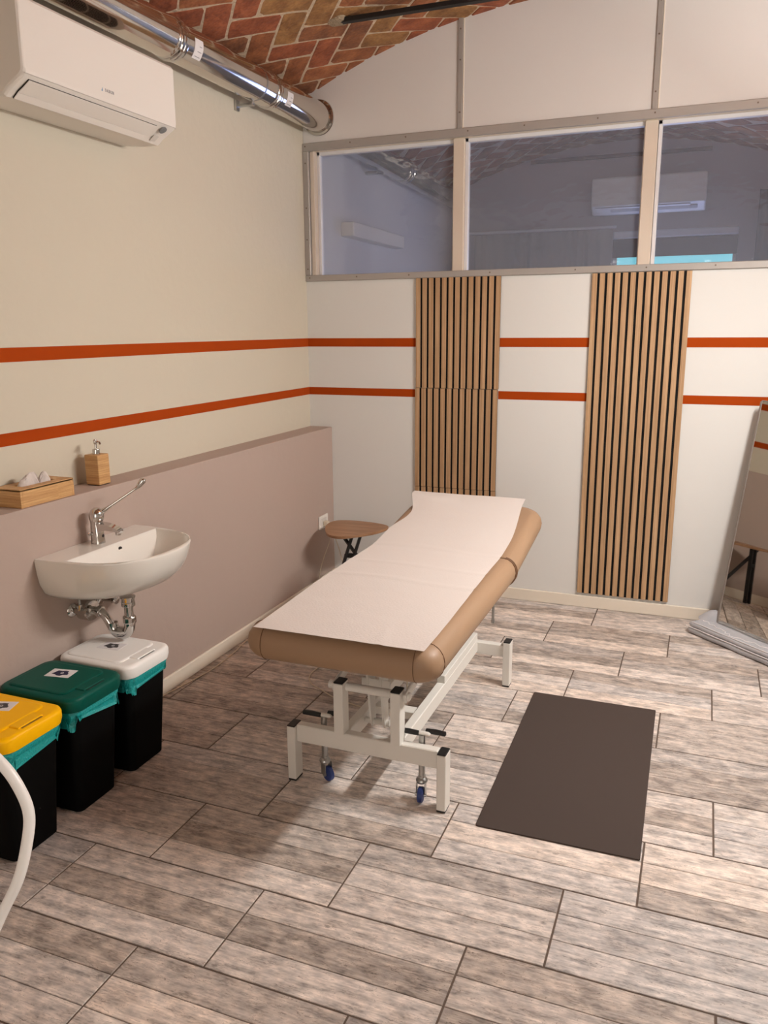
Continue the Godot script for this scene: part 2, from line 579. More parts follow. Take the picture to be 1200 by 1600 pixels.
func build_floor() -> void:
	var fl := part("floor", MB.new().box(Vector3(1.4, -0.0530, (ZB + ZF) / 2), Vector3(3.3, 0.1, ZB - ZF), 0.0), M.grout)
	struct(fl, "floor of wood-look tiles, each tile showing three weathered boards")
	var cache := {}
	var L := 0.6125
	var D := 0.3145
	var far_mb := MB.new()
	for r in 20:
		var z0 := -0.02 + D * r
		var z1 := z0 + D
		if z0 >= ZB:
			break
		var x0 := 1.484 - 0.2035 * (r - 7)
		x0 = x0 - L * ceil((x0 - 0.0) / L)
		while x0 < WR:
			var x1 := x0 + L
			if x1 > 0.01:
				var near := z0 < 3.7
				var tl: Node3D = null
				if near:
					tl = Node3D.new()
					put(tl, "tile", fl)
					tl.position = Vector3((x0 + x1) / 2, 0, (z0 + z1) / 2)
				var order := [rng.randi() % 16, rng.randi() % 16, rng.randi() % 16]
				for q in 3:
					var pz0 := maxf(z0 + 0.002 + q * (D - 0.004) / 3, 0.0)
					var pz1 := minf(z0 + 0.002 + (q + 1) * (D - 0.004) / 3, ZB)
					var px0 := maxf(x0 + 0.002, 0.0)
					var px1 := minf(x1 - 0.002, WR)
					if pz1 - pz0 < 0.01 or px1 - px0 < 0.01:
						continue
					var k: int = order[q]
					var f0 := (px0 - x0) / L
					var f1 := (px1 - x0) / L
					var turn := rng.randf() < 0.5
					var key := "%d %d %d %d" % [k, int((px1 - px0) * 2000), int((pz1 - pz0) * 2000), int(f0 * 500)]
					if not cache.has(key):
						cache[key] = plank_mesh(px1 - px0, pz1 - pz0, k, f0, f1)
					var c := Vector3((px0 + px1) / 2, 0, (pz0 + pz1) / 2)
					var drop := rng.randf_range(-0.0003, 0.0)
					if near:
						var o := MeshInstance3D.new()
						o.mesh = cache[key]; o.material_override = M.plank
						put(o, "plank", tl)
						o.position = c - tl.position + Vector3(0, drop, 0)
						if turn:
							o.rotation.y = PI
					else:
						var a: Array = cache[key].surface_get_arrays(0)
						for i in a[Mesh.ARRAY_VERTEX].size():
							far_mb.v.append(a[Mesh.ARRAY_VERTEX][i] + c); far_mb.t.append(a[Mesh.ARRAY_TEX_UV][i])
			x0 += L
	var rest := part("tile", far_mb, M.plank, fl, 10.0)
	rest.set_meta("kind", "stuff")

func brick_mesh(sd: int) -> ArrayMesh:
	var g := RandomNumberGenerator.new()
	g.seed = 100 + sd
	var mb := MB.new()
	var hx := 0.1308
	var hz := 0.0632
	var rings := []
	var jit := []
	for j in 12:
		jit.append(Vector3(g.randf_range(-0.003, 0.003), 0, g.randf_range(-0.003, 0.003)))
	for e in [[0.024, 0.0], [0.004, 0.0], [0.0, 0.004]]:
		var r := []
		var x: float = hx - e[1]
		var z: float = hz - e[1]
		var P := [[x, -z * 0.6], [x, z * 0.6], [x - 0.006, z], [x * 0.35, z], [-x * 0.35, z], [-x + 0.006, z], [-x, z * 0.6], [-x, -z * 0.6], [-x + 0.006, -z], [-x * 0.35, -z], [x * 0.35, -z], [x - 0.006, -z]]
		for j in 12:
			r.append(Vector3(P[j][0], e[0], P[j][1]) + jit[j])
		rings.append(r)
	mb.loft(rings)
	return mb.mesh(50.0)

func build_ceiling() -> void:
	var mb := MB.new()
	var rings := []
	for zz in [ZF - 0.15, 0.0, ZB + 0.15]:
		var r := []
		for k in 41:
			var x := lerpf(WL - 0.12, WR + 0.12, k / 40.0)
			r.append(Vector3(x, vault_y(x, zz) + 0.0035, zz))
		for k in 41:
			var x := lerpf(WR + 0.12, WL - 0.12, k / 40.0)
			r.append(Vector3(x, vault_y(x, zz) + 0.16, zz))
		rings.append(r)
	mb.loft(rings)
	var ce := part("ceiling", mb, M.mortar)
	struct(ce, "vaulted ceiling of bare reddish bricks laid in a herringbone")
	var shapes := []
	for k in 6:
		shapes.append(brick_mesh(k))
	var w := 0.1355
	var O := Vector2(-1.463, -0.684)
	var q2 := sqrt(0.5)
	var rest := []
	for k in M.bricks.size():
		rest.append(MB.new())
	for i in range(-40, 90):
		for j in range(-30, 30):
			for kind in 2:
				var c := O + Vector2(i - 2 * j, i + 2 * j) * w + (Vector2(1.0, 0.5) if kind == 0 else Vector2(2.5, 0.0)) * w
				var s := (c.x + c.y) * q2
				var z := (c.y - c.x) * q2
				if absf(s) > 1.66 or z < ZF - 0.1 or z > ZB + 0.1:
					continue
				var th := s / VR
				var at := Vector3(VX + VR * sin(th), VY + VR * cos(th) + minf(z, 0.0) * 0.04, z)
				if at.x < WL - 0.06 or at.x > WR + 0.06:
					continue
				var T := Vector3(cos(th), -sin(th), 0)
				var N := Vector3(sin(th), cos(th), 0)
				var A := (T - Vector3.BACK) * q2 if kind == 0 else (T + Vector3.BACK) * q2
				var B := Basis(A, N, A.cross(N))
				B = B.rotated(N, rng.randf_range(-0.018, 0.018)).rotated(A, rng.randf_range(-0.006, 0.006))
				if rng.randf() < 0.5:
					B = B.rotated(N, PI)
				at += N * rng.randf_range(-0.0012, 0.0012)
				var pick: int = rng.randi() % M.bricks.size()
				var sh: ArrayMesh = shapes[rng.randi() % 6]
				if (z > -0.15 and z < 2.2 and s < 0.25) or (z < -1.35):
					var o := MeshInstance3D.new()
					o.mesh = sh; o.material_override = M.bricks[pick]
					put(o, "brick", ce)
					o.transform = Transform3D(B, at)
				else:
					var arr: PackedVector3Array = sh.surface_get_arrays(0)[Mesh.ARRAY_VERTEX]
					var tf := Transform3D(B, at)
					for p in arr:
						rest[pick].v.append(tf * p); rest[pick].t.append(Vector2.ZERO)
	for k in rest.size():
		var o := part("brick", rest[k], M.bricks[k], ce, 30.0)
		o.set_meta("kind", "stuff")
	# mortar smear where the tie rod enters
	var sm := MB.new()
	sm.loft([rr(0.07, 0.05, 0.03, vault_y(0.33, 0.5) + 0.02, 4, Vector3(0.31, 0, 0.53)), rr(0.06, 0.045, 0.03, vault_y(0.33, 0.5) - 0.006, 4, Vector3(0.31, 0, 0.53)), rr(0.03, 0.02, 0.015, vault_y(0.33, 0.5) - 0.014, 4, Vector3(0.32, 0, 0.53))])
	part("mortar_patch", sm, M.rough_mortar, ce)

# ---------------------------------------------------------------- partition with its window strip
func screws(xs: Array, y: float, z: float, parent: Node) -> void:
	for x in xs:
		part("screw", MB.new().cyl(Vector3(x, y, z), Vector3(x, y, z + 0.0025), 0.0045, -1.0, 10), M.screw, parent)

func build_partition() -> void:
	var wb := part("wall_back", MB.new().box(Vector3(1.4, 0.94, -0.045), Vector3(3.1, 1.88, 0.09), 0.0), M.white)
	struct(wb, "white back partition below the window strip")
	var cut := [WL, 0.5635, 1.062, 1.5605, 2.061, WR]
	for s in [[1.4895, 1.540], [1.1945, 1.2405]]:
		for k in [0, 2, 4]:
			part("painted_stripe", MB.new().box(Vector3((cut[k] + cut[k + 1]) / 2, (s[0] + s[1]) / 2, 0.0003), Vector3(cut[k + 1] - cut[k], s[1] - s[0], 0.0012), 0.0), M.stripe, wb, 38.0, "burnt orange painted stripe")
	var seg := [WL, 0.812, 1.826, WR]
	for k in 3:
		part("panel", MB.new().prism(vault_poly(seg[k] + 0.002, seg[k + 1] - 0.002, 2.66, 0.0), -0.045, 0.0), M.board, wb, 30.0)
	for x in [0.812, 1.826]:
		var b := part("batten", MB.new().box(Vector3(x, (2.66 + vault_y(x, 0)) / 2, 0.005), Vector3(0.026, vault_y(x, 0) - 2.655, 0.012), 0.002), M.rail, wb)
		part("batten_edge", MB.new().box(Vector3(x + 0.017, (2.66 + vault_y(x, 0)) / 2, 0.002), Vector3(0.006, vault_y(x, 0) - 2.66, 0.006), 0.001), M.trim, wb)
		for y in [2.74, 3.0, 3.15]:
			part("screw", MB.new().cyl(Vector3(x, y, 0.011), Vector3(x, y, 0.013), 0.0045, -1.0, 10), M.screw, b)
	# the window strip
	var wn := Node3D.new()
	put(wn, "window_1")
	struct(wn, "long interior window strip of three panes across the partition")
	var top := part("rail", MB.new().box(Vector3(1.4, 2.638, 0.004), Vector3(3.1, 0.044, 0.02), 0.003), M.rail, wn)
	screws([-0.13, 0.16, 0.5, 0.86, 1.17, 1.55, 1.83, 2.3, 2.7], 2.642, 0.013, top)
	var bot := part("rail", MB.new().box(Vector3(1.4, 1.896, 0.004), Vector3(3.1, 0.036, 0.02), 0.003), M.rail, wn)
	screws([-0.12, 0.19, 0.52, 1.0, 1.47, 1.835, 2.17, 2.6], 1.898, 0.013, bot)
	var jl := part("jamb", MB.new().box(Vector3(-0.131, 2.265, 0.004), Vector3(0.038, 0.702, 0.019), 0.003), M.rail, wn)
	for y in [1.95, 2.12, 2.3, 2.55]:
		part("screw", MB.new().cyl(Vector3(-0.131, y, 0.013), Vector3(-0.131, y, 0.0155), 0.0045, -1.0, 10), M.screw, jl)
	part("sill", MB.new().box(Vector3(1.4, 1.893, -0.05), Vector3(3.1, 0.04, 0.088), 0.002), M.trim, wn)
	part("head", MB.new().box(Vector3(1.4, 2.64, -0.05), Vector3(3.1, 0.045, 0.088), 0.002), M.trim, wn)
	var edges := [[-0.113, 0.768], [0.832, 1.783], [1.849, WR]]
	for x in [-0.098, 0.80, 1.815]:
		part("mullion", MB.new().box(Vector3(x, 2.265, -0.05 if x > 0 else -0.03), Vector3(0.064 if x > 0 else 0.03, 0.706, 0.05), 0.003), M.timber, wn)
	for k in 3:
		var a: float = edges[k][0] + (0.03 if k == 0 else 0.0)
		var b: float = edges[k][1]
		var fr := MB.new()
		fr.box(Vector3(a + 0.009, 2.265, -0.066), Vector3(0.018, 0.705, 0.04), 0.002)
		fr.box(Vector3((a + b) / 2, 2.6075, -0.066), Vector3(b - a, 0.02, 0.04), 0.002)
		if k < 2:
			fr.box(Vector3(b - 0.003, 2.265, -0.075), Vector3(0.006, 0.705, 0.03), 0.001)
		part("frame", fr, M.glaze_frame, wn)
		part("pane", MB.new().box(Vector3((a + b) / 2, 2.263, -0.07), Vector3(b - a - 0.006, 0.69, 0.004), 0.0), M.glass, wn)

# ---------------------------------------------------------------- the room behind the partition
func build_next_room() -> void:
	var fw := MB.new()
	fw.box(Vector3((WL + 1.33) / 2, 1.1, ZF - 0.06), Vector3(1.33 - WL, 2.2, 0.12), 0.0)
	fw.box(Vector3((2.33 + WR) / 2, 1.1, ZF - 0.06), Vector3(WR - 2.33, 2.2, 0.12), 0.0)
	fw.box(Vector3(1.83, 0.55, ZF - 0.06), Vector3(1.0, 1.1, 0.12), 0.0)
	fw.prism(vault_poly(WL, WR, 2.20, ZF), ZF - 0.12, ZF)
	struct(part("wall_far", fw, M.far_wall_shaded), "end wall of the next room under the vault, its backlit shade put into the grey colour")
	var wl := part("wall_side", MB.new().box(Vector3(WL + 0.002, 1.5, (ZF - 0.09) / 2), Vector3(0.004, 2.96, -ZF - 0.09), 0.0), M.next_wall)
	struct(wl, "white side wall of the next room")
	var wn := Node3D.new()
	put(wn, "window_2")
	struct(wn, "daylit window of the next room with a dark roller blind")
	var fr := MB.new()
	for x in [1.345, 2.315]:
		fr.box(Vector3(x, 1.65, ZF - 0.07), Vector3(0.03, 1.1, 0.05), 0.003)
	fr.box(Vector3(1.83, 1.115, ZF - 0.07), Vector3(1.0, 0.03, 0.05), 0.003)
	part("frame", fr, M.glaze_frame, wn)
	part("pane", MB.new().box(Vector3(1.83, 1.65, ZF - 0.08), Vector3(0.97, 1.08, 0.004), 0.0), M.glass, wn)
	part("blind", MB.new().box(Vector3(1.83, 2.255, ZF + 0.02), Vector3(1.0, 0.15, 0.02), 0.004), M.blind, wn)
	part("blind_cassette", MB.new().box(Vector3(1.83, 2.365, ZF + 0.03), Vector3(1.0, 0.06, 0.05), 0.008), M.next_wall, wn)
	# curtains
	for c in [[0.11, 1.33, 2.41, M.curtain, "grey pleated curtain hanging in the next room left of its window"], [2.46, 2.90, 2.66, M.blind, "dark curtain hanging at the right edge of the next room"]]:
		var x0: float = c[0]
		var x1: float = c[1]
		var top: float = c[2]
		var cu := MB.new()
		var f := func(u: float, v: float) -> Vector3:
			var x := lerpf(x0, x1, u)
			return Vector3(x, lerpf(0.1, top, v), ZF + 0.10 + 0.022 * sin(x * 62.0) * (0.6 + 0.4 * sin(x * 13.0)) * (1.0 - 0.3 * v))
		cu.sheet(96, 4, f, Vector3(0, 0, 0.003))
		tag(part("curtain", cu, c[3], null, 60.0), c[4], "curtain")
	var rod := MB.new().cyl(Vector3(0.05, 2.43, ZF + 0.10), Vector3(1.36, 2.43, ZF + 0.10), 0.012)
	tag(part("curtain_rod", rod, M.next_wall), "thin pale rod carrying the grey curtain in the next room", "curtain rod")
	# uplight on its left wall
	var o := thing("wall_light", "unlit white box wall light on the next room's left wall", "wall light", Vector3(WL + 0.004, 2.235, -1.0))
	part("housing", MB.new().box(Vector3(0.045, 0, 0), Vector3(0.09, 0.09, 0.96), 0.004), M.plastic_white, o)
	part("end_cap", MB.new().box(Vector3(0.045, 0, 0.484), Vector3(0.086, 0.086, 0.010), 0.003), M.plastic_shade, o)
	part("end_cap", MB.new().box(Vector3(0.045, 0, -0.484), Vector3(0.086, 0.086, 0.010), 0.003), M.plastic_shade, o)
	build_aircon(Vector3(1.61, 2.535, ZF), -PI / 2, "white air conditioner seen through the glass on the far wall of the next room", "")
	var td := thing("tie_rod", "dark iron tie rod crossing the next room under its vault", "tie rod")
	var y := 2.965
	part("bar", MB.new().box(Vector3(1.36, y, -2.72), Vector3(1.44, 0.03, 0.012), 0.002), M.iron, td)
	# duct continuing
	var d := thing("ventilation_duct", "polished steel duct seen through the glass in the next room", "duct")
	part("pipe", MB.new().cyl(Vector3(-0.04, 2.765, -0.095), Vector3(-0.04, 2.70, ZF), 0.08, -1.0, 40), M.duct, d)
	part("collar", MB.new().lathe(Vector3(-0.04, 2.736, -1.42), Vector3.FORWARD, [[0.08, -0.04], [0.089, -0.038], [0.089, -0.026], [0.083, -0.022], [0.083, -0.01], [0.09, -0.008], [0.09, 0.008], [0.083, 0.012], [0.083, 0.024], [0.089, 0.028], [0.089, 0.038], [0.08, 0.04]], 40), M.chrome, d)
	var cl := MB.new().box(Vector3(-0.10, 2.65, -0.95), Vector3(0.09, 0.02, 0.03), 0.003)
	cl.cyl(Vector3(-0.13, 2.66, -0.95), Vector3(-0.06, 2.66, -1.06), 0.006)
	part("bracket", cl, M.zinc, d)

# ---------------------------------------------------------------- oak slat panels
func build_panels() -> void:
	var spec := [
		[0.563, [[0.087, 0.654, -0.003], [0.6555, 1.2495, -0.004], [1.251, 1.878, 0.0]], M.oak, "oak slat wall panel in three lengths, behind the head of the couch"],
		[1.561, [[0.087, 1.876, 0.0]], M.oak_pale, "tall one-piece oak slat wall panel between the couch and the mirror"]]
	for s in spec:
		var o := thing("slat_panel", s[3], "wall panel", Vector3(s[0], 0, 0), 0.0, "oak slat wall panels")
		for g in s[1]:
			var a: float = g[0]
			var b: float = g[1]
			part("backing", MB.new().box(Vector3(0.251 + g[2], (a + b) / 2, 0.005), Vector3(0.500, b - a, 0.009), 0.0005), M.felt, o, 38.0, "black felt backing")
			for k in 13:
				part("slat", MB.new().box(Vector3(0.014 + k * 0.0395 + g[2], (a + b) / 2, 0.0125), Vector3(0.0264, b - a - 0.0008, 0.007), 0.0008), s[2], o)

# ---------------------------------------------------------------- treatment couch
func pad(hx: float, z0: float, z1: float, y0: float, y1: float, r_end: float, flat_near_z1: bool) -> MB:   # cushion: bullnose edge, one flat end at the hinge
	var mb := MB.new()
	var rings := []
	var t := (y1 - y0) / 2
	var n := 9
	for i in n:
		var a := -PI / 2 + PI * i / (n - 1)
		var ins := (1.0 - cos(a)) * t * 0.92
		var y := (y0 + y1) / 2 + sin(a) * t
		var r := []
		var X := hx - ins
		var ze := (z0 + ins) if flat_near_z1 else (z1 - ins)
		var zh := (z1 - ins * 0.22) if flat_near_z1 else (z0 + ins * 0.22)
		var sgn := -1.0 if flat_near_z1 else 1.0
		var rad := maxf(r_end - ins * 0.6, 0.012)
		for k in 9:
			var p := PI / 2 * k / 8.0
			r.append(Vector3(X - rad + rad * cos(p), y, ze - sgn * (rad - rad * sin(p))))
		for k in 9:
			var p := PI / 2 + PI / 2 * k / 8.0
			r.append(Vector3(-X + rad + rad * cos(p), y, ze - sgn * (rad - rad * sin(p))))
		r.append(Vector3(-X, y, lerpf(ze, zh, 0.5)))
		r.append(Vector3(-X, y, zh))
		r.append(Vector3(0, y, zh))
		r.append(Vector3(X, y, zh))
		r.append(Vector3(X, y, lerpf(ze, zh, 0.5)))
		rings.append(r)
	return mb.loft(rings)

func build_bed() -> void:
	var cx := 1.17
	var o := thing("treatment_couch", "low brown upholstered treatment couch on a white steel frame", "treatment couch", Vector3(cx, 0, 1.75))
	o.position = Vector3.ZERO
	var y0 := 0.556
	var y1 := 0.675
	var hx := 0.332
	var foot := pad(hx, 1.447, 2.503, y0, y1, 0.07, false)
	for i in foot.v.size():
		foot.v[i].x += cx
	var fp := part("foot_cushion", foot, M.leather, o, 50.0, "long brown cushion of the couch")
	var head := pad(hx, -0.645, -0.004, y0 - y1, 0.0, 0.11, true)
	var hb := Transform3D(Basis(Vector3.RIGHT, deg_to_rad(8.4)), Vector3(cx, y1, 1.447))
	for i in head.v.size():
		head.v[i] = hb * head.v[i]
	var hp := part("head_cushion", head, M.leather, o, 50.0, "raised brown head cushion of the couch")
	# seams: thin piping that follows the bullnose
	var t := (y1 - y0) / 2
	for s in [-1, 1]:
		var a1 := []
		var a2 := []
		var hg := []
		for i in 13:
			var a := -PI / 2 * 0.75 + PI * 0.82 * i / 12.0
			var ins := (1.0 - cos(a)) * t * 0.92
			var y := (y0 + y1) / 2 + sin(a) * t
			a1.append(Vector3(cx + s * (hx - 0.075), y, 2.503 - ins + 0.0004))
			a2.append(Vector3(cx + s * (hx - ins + 0.0004), y, 2.503 - 0.078))
			hg.append(Vector3(cx + s * (hx - ins + 0.0015), y, 1.449 + ins * 0.1))
		part("seam", MB.new().tube(a1, 0.0013, 6), M.leather_seam, fp)
		part("seam", MB.new().tube(a2, 0.0013, 6), M.leather_seam, fp)
		part("piping", MB.new().tube(hg, 0.0035, 8), M.leather_seam, fp)
		var hh := []
		for p in hg:
			hh.append(p + Vector3(0, (p.y - y1) * 0.0 + 0.001, -0.011 + (p.y - y1) * 0.12))
		part("piping", MB.new().tube(hh, 0.0035, 8), M.leather_seam, hp)
	# base frame
	var W: Material = M.steel_white
	var fr := MB.new()
	var legs := [[0.8805, 2.237], [1.4435, 2.237], [0.8805, 1.200], [1.4235, 1.200]]
	for q in legs:
		var L := part("leg", MB.new().box(Vector3(q[0], 0.1095, q[1]), Vector3(0.032, 0.205, 0.055), 0.002), W, o)
		part("end_cap", MB.new().box(Vector3(q[0], 0.2145, q[1]), Vector3(0.031, 0.006, 0.054), 0.002), M.black, L, 38.0, "black plastic cap")
		part("foot", MB.new().box(Vector3(q[0], 0.004, q[1]), Vector3(0.030, 0.008, 0.053), 0.001), M.black, L, 38.0, "black plastic foot")
	part("crossbeam", MB.new().box(Vector3(1.162, 0.186, 2.235), Vector3(0.530, 0.066, 0.034), 0.003), W, o)
	part("crossbeam", MB.new().box(Vector3(1.152, 0.168, 1.200), Vector3(0.512, 0.056, 0.034), 0.003), W, o)
	for x in [1.068, 1.270]:
		var rl := MB.new().box(Vector3(x, 0.180, 1.717), Vector3(0.034, 0.060, 1.01), 0.003)
		rl.box(Vector3(x, 0.225, 1.47), Vector3(0.034, 0.034, 0.5), 0.002)
		part("side_rail", rl, W, o)
	part("tie_bar", MB.new().box(Vector3(1.169, 0.18, 1.95), Vector3(0.17, 0.03, 0.05), 0.002), W, o)
	for x in [1.069, 1.279]:
		var U := part("upright", MB.new().box(Vector3(x, 0.312, 2.238), Vector3(0.036, 0.19, 0.05), 0.002), W, o)
		part("end_cap", MB.new().box(Vector3(x, 0.410, 2.238), Vector3(0.035, 0.006, 0.049), 0.002), M.black, U, 38.0, "black plastic cap")
	part("pivot_bar", MB.new().cyl(Vector3(1.02, 0.386, 2.225), Vector3(1.32, 0.386, 2.225), 0.015, -1.0, 20, 0.002), W, o)
	for x in [1.043, 1.307]:
		var ar := MB.new()
		var p := Vector3(x, 0.388, 2.225)
		var q := Vector3(x, 0.525, 1.55)
		var B := Basis.looking_at((q - p).normalized())
		ar.box((p + q) / 2, Vector3(0.012, 0.035, p.distance_to(q) + 0.04), 0.003, B)
		part("lift_arm", ar, W, o)
	# actuator with its two tapering brackets
	for x in [1.115, 1.165]:
		var br := MB.new()
		var ring := func(y: float, z: float, hz: float) -> Array:
			return [Vector3(x - 0.004, y, z - hz), Vector3(x + 0.004, y, z - hz), Vector3(x + 0.004, y, z + hz), Vector3(x - 0.004, y, z + hz)]
		br.loft([ring.call(0.165, 2.055, 0.014), ring.call(0.19, 2.06, 0.02), ring.call(0.40, 2.08, 0.036), ring.call(0.50, 2.085, 0.036)])
		part("bracket", br, W, o)
	part("pivot_bar", MB.new().cyl(Vector3(1.085, 0.182, 2.06), Vector3(1.205, 0.182, 2.06), 0.011, -1.0, 16, 0.002), W, o)
	for x in [1.18, 1.195]:
		part("ring", MB.new().cyl(Vector3(x, 0.182, 2.06), Vector3(x + 0.008, 0.182, 2.06), 0.016, -1.0, 16, 0.002), W, o)
	part("bracket_plate", MB.new().box(Vector3(1.145, 0.345, 2.10), Vector3(0.112, 0.05, 0.006), 0.002), W, o)
	part("actuator", MB.new().cyl(Vector3(1.14, 0.40, 1.80), Vector3(1.14, 0.47, 1.40), 0.026, -1.0, 20, 0.004), M.steel_white, o)
	# frame under the cushions
	var up := MB.new()
	for x in [0.93, 1.41]:
		up.box(Vector3(x, 0.518, 1.88), Vector3(0.03, 0.04, 0.80), 0.002)
	up.box(Vector3(cx, 0.518, 2.08), Vector3(0.46, 0.04, 0.06), 0.002)
	up.box(Vector3(cx, 0.518, 1.5), Vector3(0.46, 0.04, 0.04), 0.002)
	part("top_frame", up, W, o)
	part("base_board", MB.new().box(Vector3(cx, 0.549, 1.90), Vector3(0.52, 0.016, 0.86), 0.002), M.leather_seam, o)
	var hbx := MB.new()
	hbx.xf = hb
	hbx.box(Vector3(0, -0.128, -0.31), Vector3(0.53, 0.018, 0.54), 0.002)
	part("base_board", hbx, M.black, o)
	var st := MB.new().cyl(Vector3(1.352, 0.30, 1.20), Vector3(1.352, 0.60, 1.20), 0.006, -1.0, 12)
	st.cyl(Vector3(1.352, 0.292, 1.20), Vector3(1.352, 0.31, 1.20), 0.008, -1.0, 12)
	part("support_rod", st, M.zinc, o, 38.0, "thin metal rod under the head cushion")
	part("lever", MB.new().box(Vector3(1.31, 0.522, 2.27), Vector3(0.05, 0.012, 0.02), 0.003), M.black, o)
	# castors on lever jacks
	for q in [[0.985, 2.205, 1.1], [1.356, 2.205, 0.12]]:
		var x: float = q[0]
		var z: float = q[1]
		var c := Node3D.new()
		put(c, "castor", o)
		c.position = Vector3(x, 0, z); c.rotation.y = q[2]
		part("wheel", MB.new().lathe(Vector3(-0.011, 0.027, 0.018), Vector3.RIGHT, [[0.012, 0], [0.022, 0.001], [0.027, 0.004], [0.027, 0.018], [0.022, 0.021], [0.012, 0.022]], 28), M.caster_blue, c, 38.0, "blue castor wheel")
		var fk := MB.new()
		for sx in [-0.015, 0.015]:
			fk.box(Vector3(sx, 0.045, 0.010), Vector3(0.003, 0.046, 0.026), 0.001)
		fk.cyl(Vector3(-0.02, 0.027, 0.018), Vector3(0.02, 0.027, 0.018), 0.006, -1.0, 12)
		fk.lathe(Vector3.ZERO, Vector3.UP, [[0.012, 0.062], [0.019, 0.066], [0.021, 0.072], [0.019, 0.078], [0.013, 0.084], [0.013, 0.092]], 20)
		fk.cyl(Vector3(0, 0.09, 0), Vector3(0, 0.245, 0), 0.0115, -1.0, 16)
		part("stem", fk, M.zinc, c)
		var lv := MB.new().box(Vector3(0, 0.25, 0), Vector3(0.06, 0.012, 0.016), 0.004, Basis(Vector3.UP, -q[2]))
		part("jack_lever", lv, W, c)
		for e in [[-0.045, 0.004, 0.25], [0.045, -0.014, 0.254]]:
			var hd := MB.new()
			var B := Basis(Vector3.UP, -q[2])
			hd.tube([B * Vector3(e[0] - 0.036, e[2], e[1]), B * Vector3(e[0] - 0.034, e[2], e[1]), B * Vector3(e[0], e[2] + 0.001, e[1]), B * Vector3(e[0] + 0.034, e[2], e[1]), B * Vector3(e[0] + 0.036, e[2], e[1])], [0.005, 0.0085, 0.0095, 0.0085, 0.005], 12)
			part("grip", hd, M.black, c, 38.0, "black lever grip")
	# paper sheet
	var n := noise(91, 1.3, 3)
	var k84 := tan(deg_to_rad(8.4))
	var f := func(u: float, v: float) -> Vector3:
		var z := lerpf(2.502, 0.792, v)
		var s := maxf(1.447 - z, 0.0)
		var l := 0.891 - 0.02 * smoothstep(0.0, 0.35, v) + 0.03 * smoothstep(0.72, 0.83, v) * (1.0 - smoothstep(0.84, 1.0, v)) - 0.04 * smoothstep(0.85, 1.0, v)
		var r := 1.462 - 0.022 * smoothstep(0.0, 0.6, v) - 0.04 * smoothstep(0.7, 1.0, v)
		var x := lerpf(l, r, u)
		var y := 0.6785 + s * k84
		y += 0.0035 * (0.5 + 0.5 * n.get_noise_2d(x * 2.5, z * 2.0))
		for w in [0.36, 0.47, 0.62]:
			y += 0.0022 * exp(-pow((v - w - 0.01 * sin(u * 5.0)) / 0.008, 2.0))
		y += 0.012 * smoothstep(0.86, 0.97, v) + 0.016 * exp(-pow((v - 0.955 + 0.05 * u) / 0.03, 2.0)) * smoothstep(0.55, 0.0, u)
		y += 0.002 * exp(-pow((u - 0.7 - (0.1 - v) * 0.5) / 0.02, 2.0)) * smoothstep(0.14, 0.05, v)
		return Vector3(x, y, z)
	var pm := MB.new().sheet(40, 140, f, Vector3(0, 0.0008, 0))
	tag(part("paper_sheet", pm, M.paper, null, 60.0), "long creased white paper sheet covering the brown treatment couch", "paper")

# ---------------------------------------------------------------- duct
func curved_card(ax: Vector3, r: float, a0: float, a1: float, z0: float, z1: float, thick := 0.0006) -> MB:
	var mb := MB.new()
	var rings := []
	for i in 9:
		var a := deg_to_rad(lerpf(a0, a1, i / 8.0))
		var d := Vector3(cos(a), sin(a), 0)
		rings.append([ax + d * r + Vector3(0, 0, z0), ax + d * r + Vector3(0, 0, z1), ax + d * (r + thick) + Vector3(0, 0, z1), ax + d * (r + thick) + Vector3(0, 0, z0)])
	return mb.loft(rings)

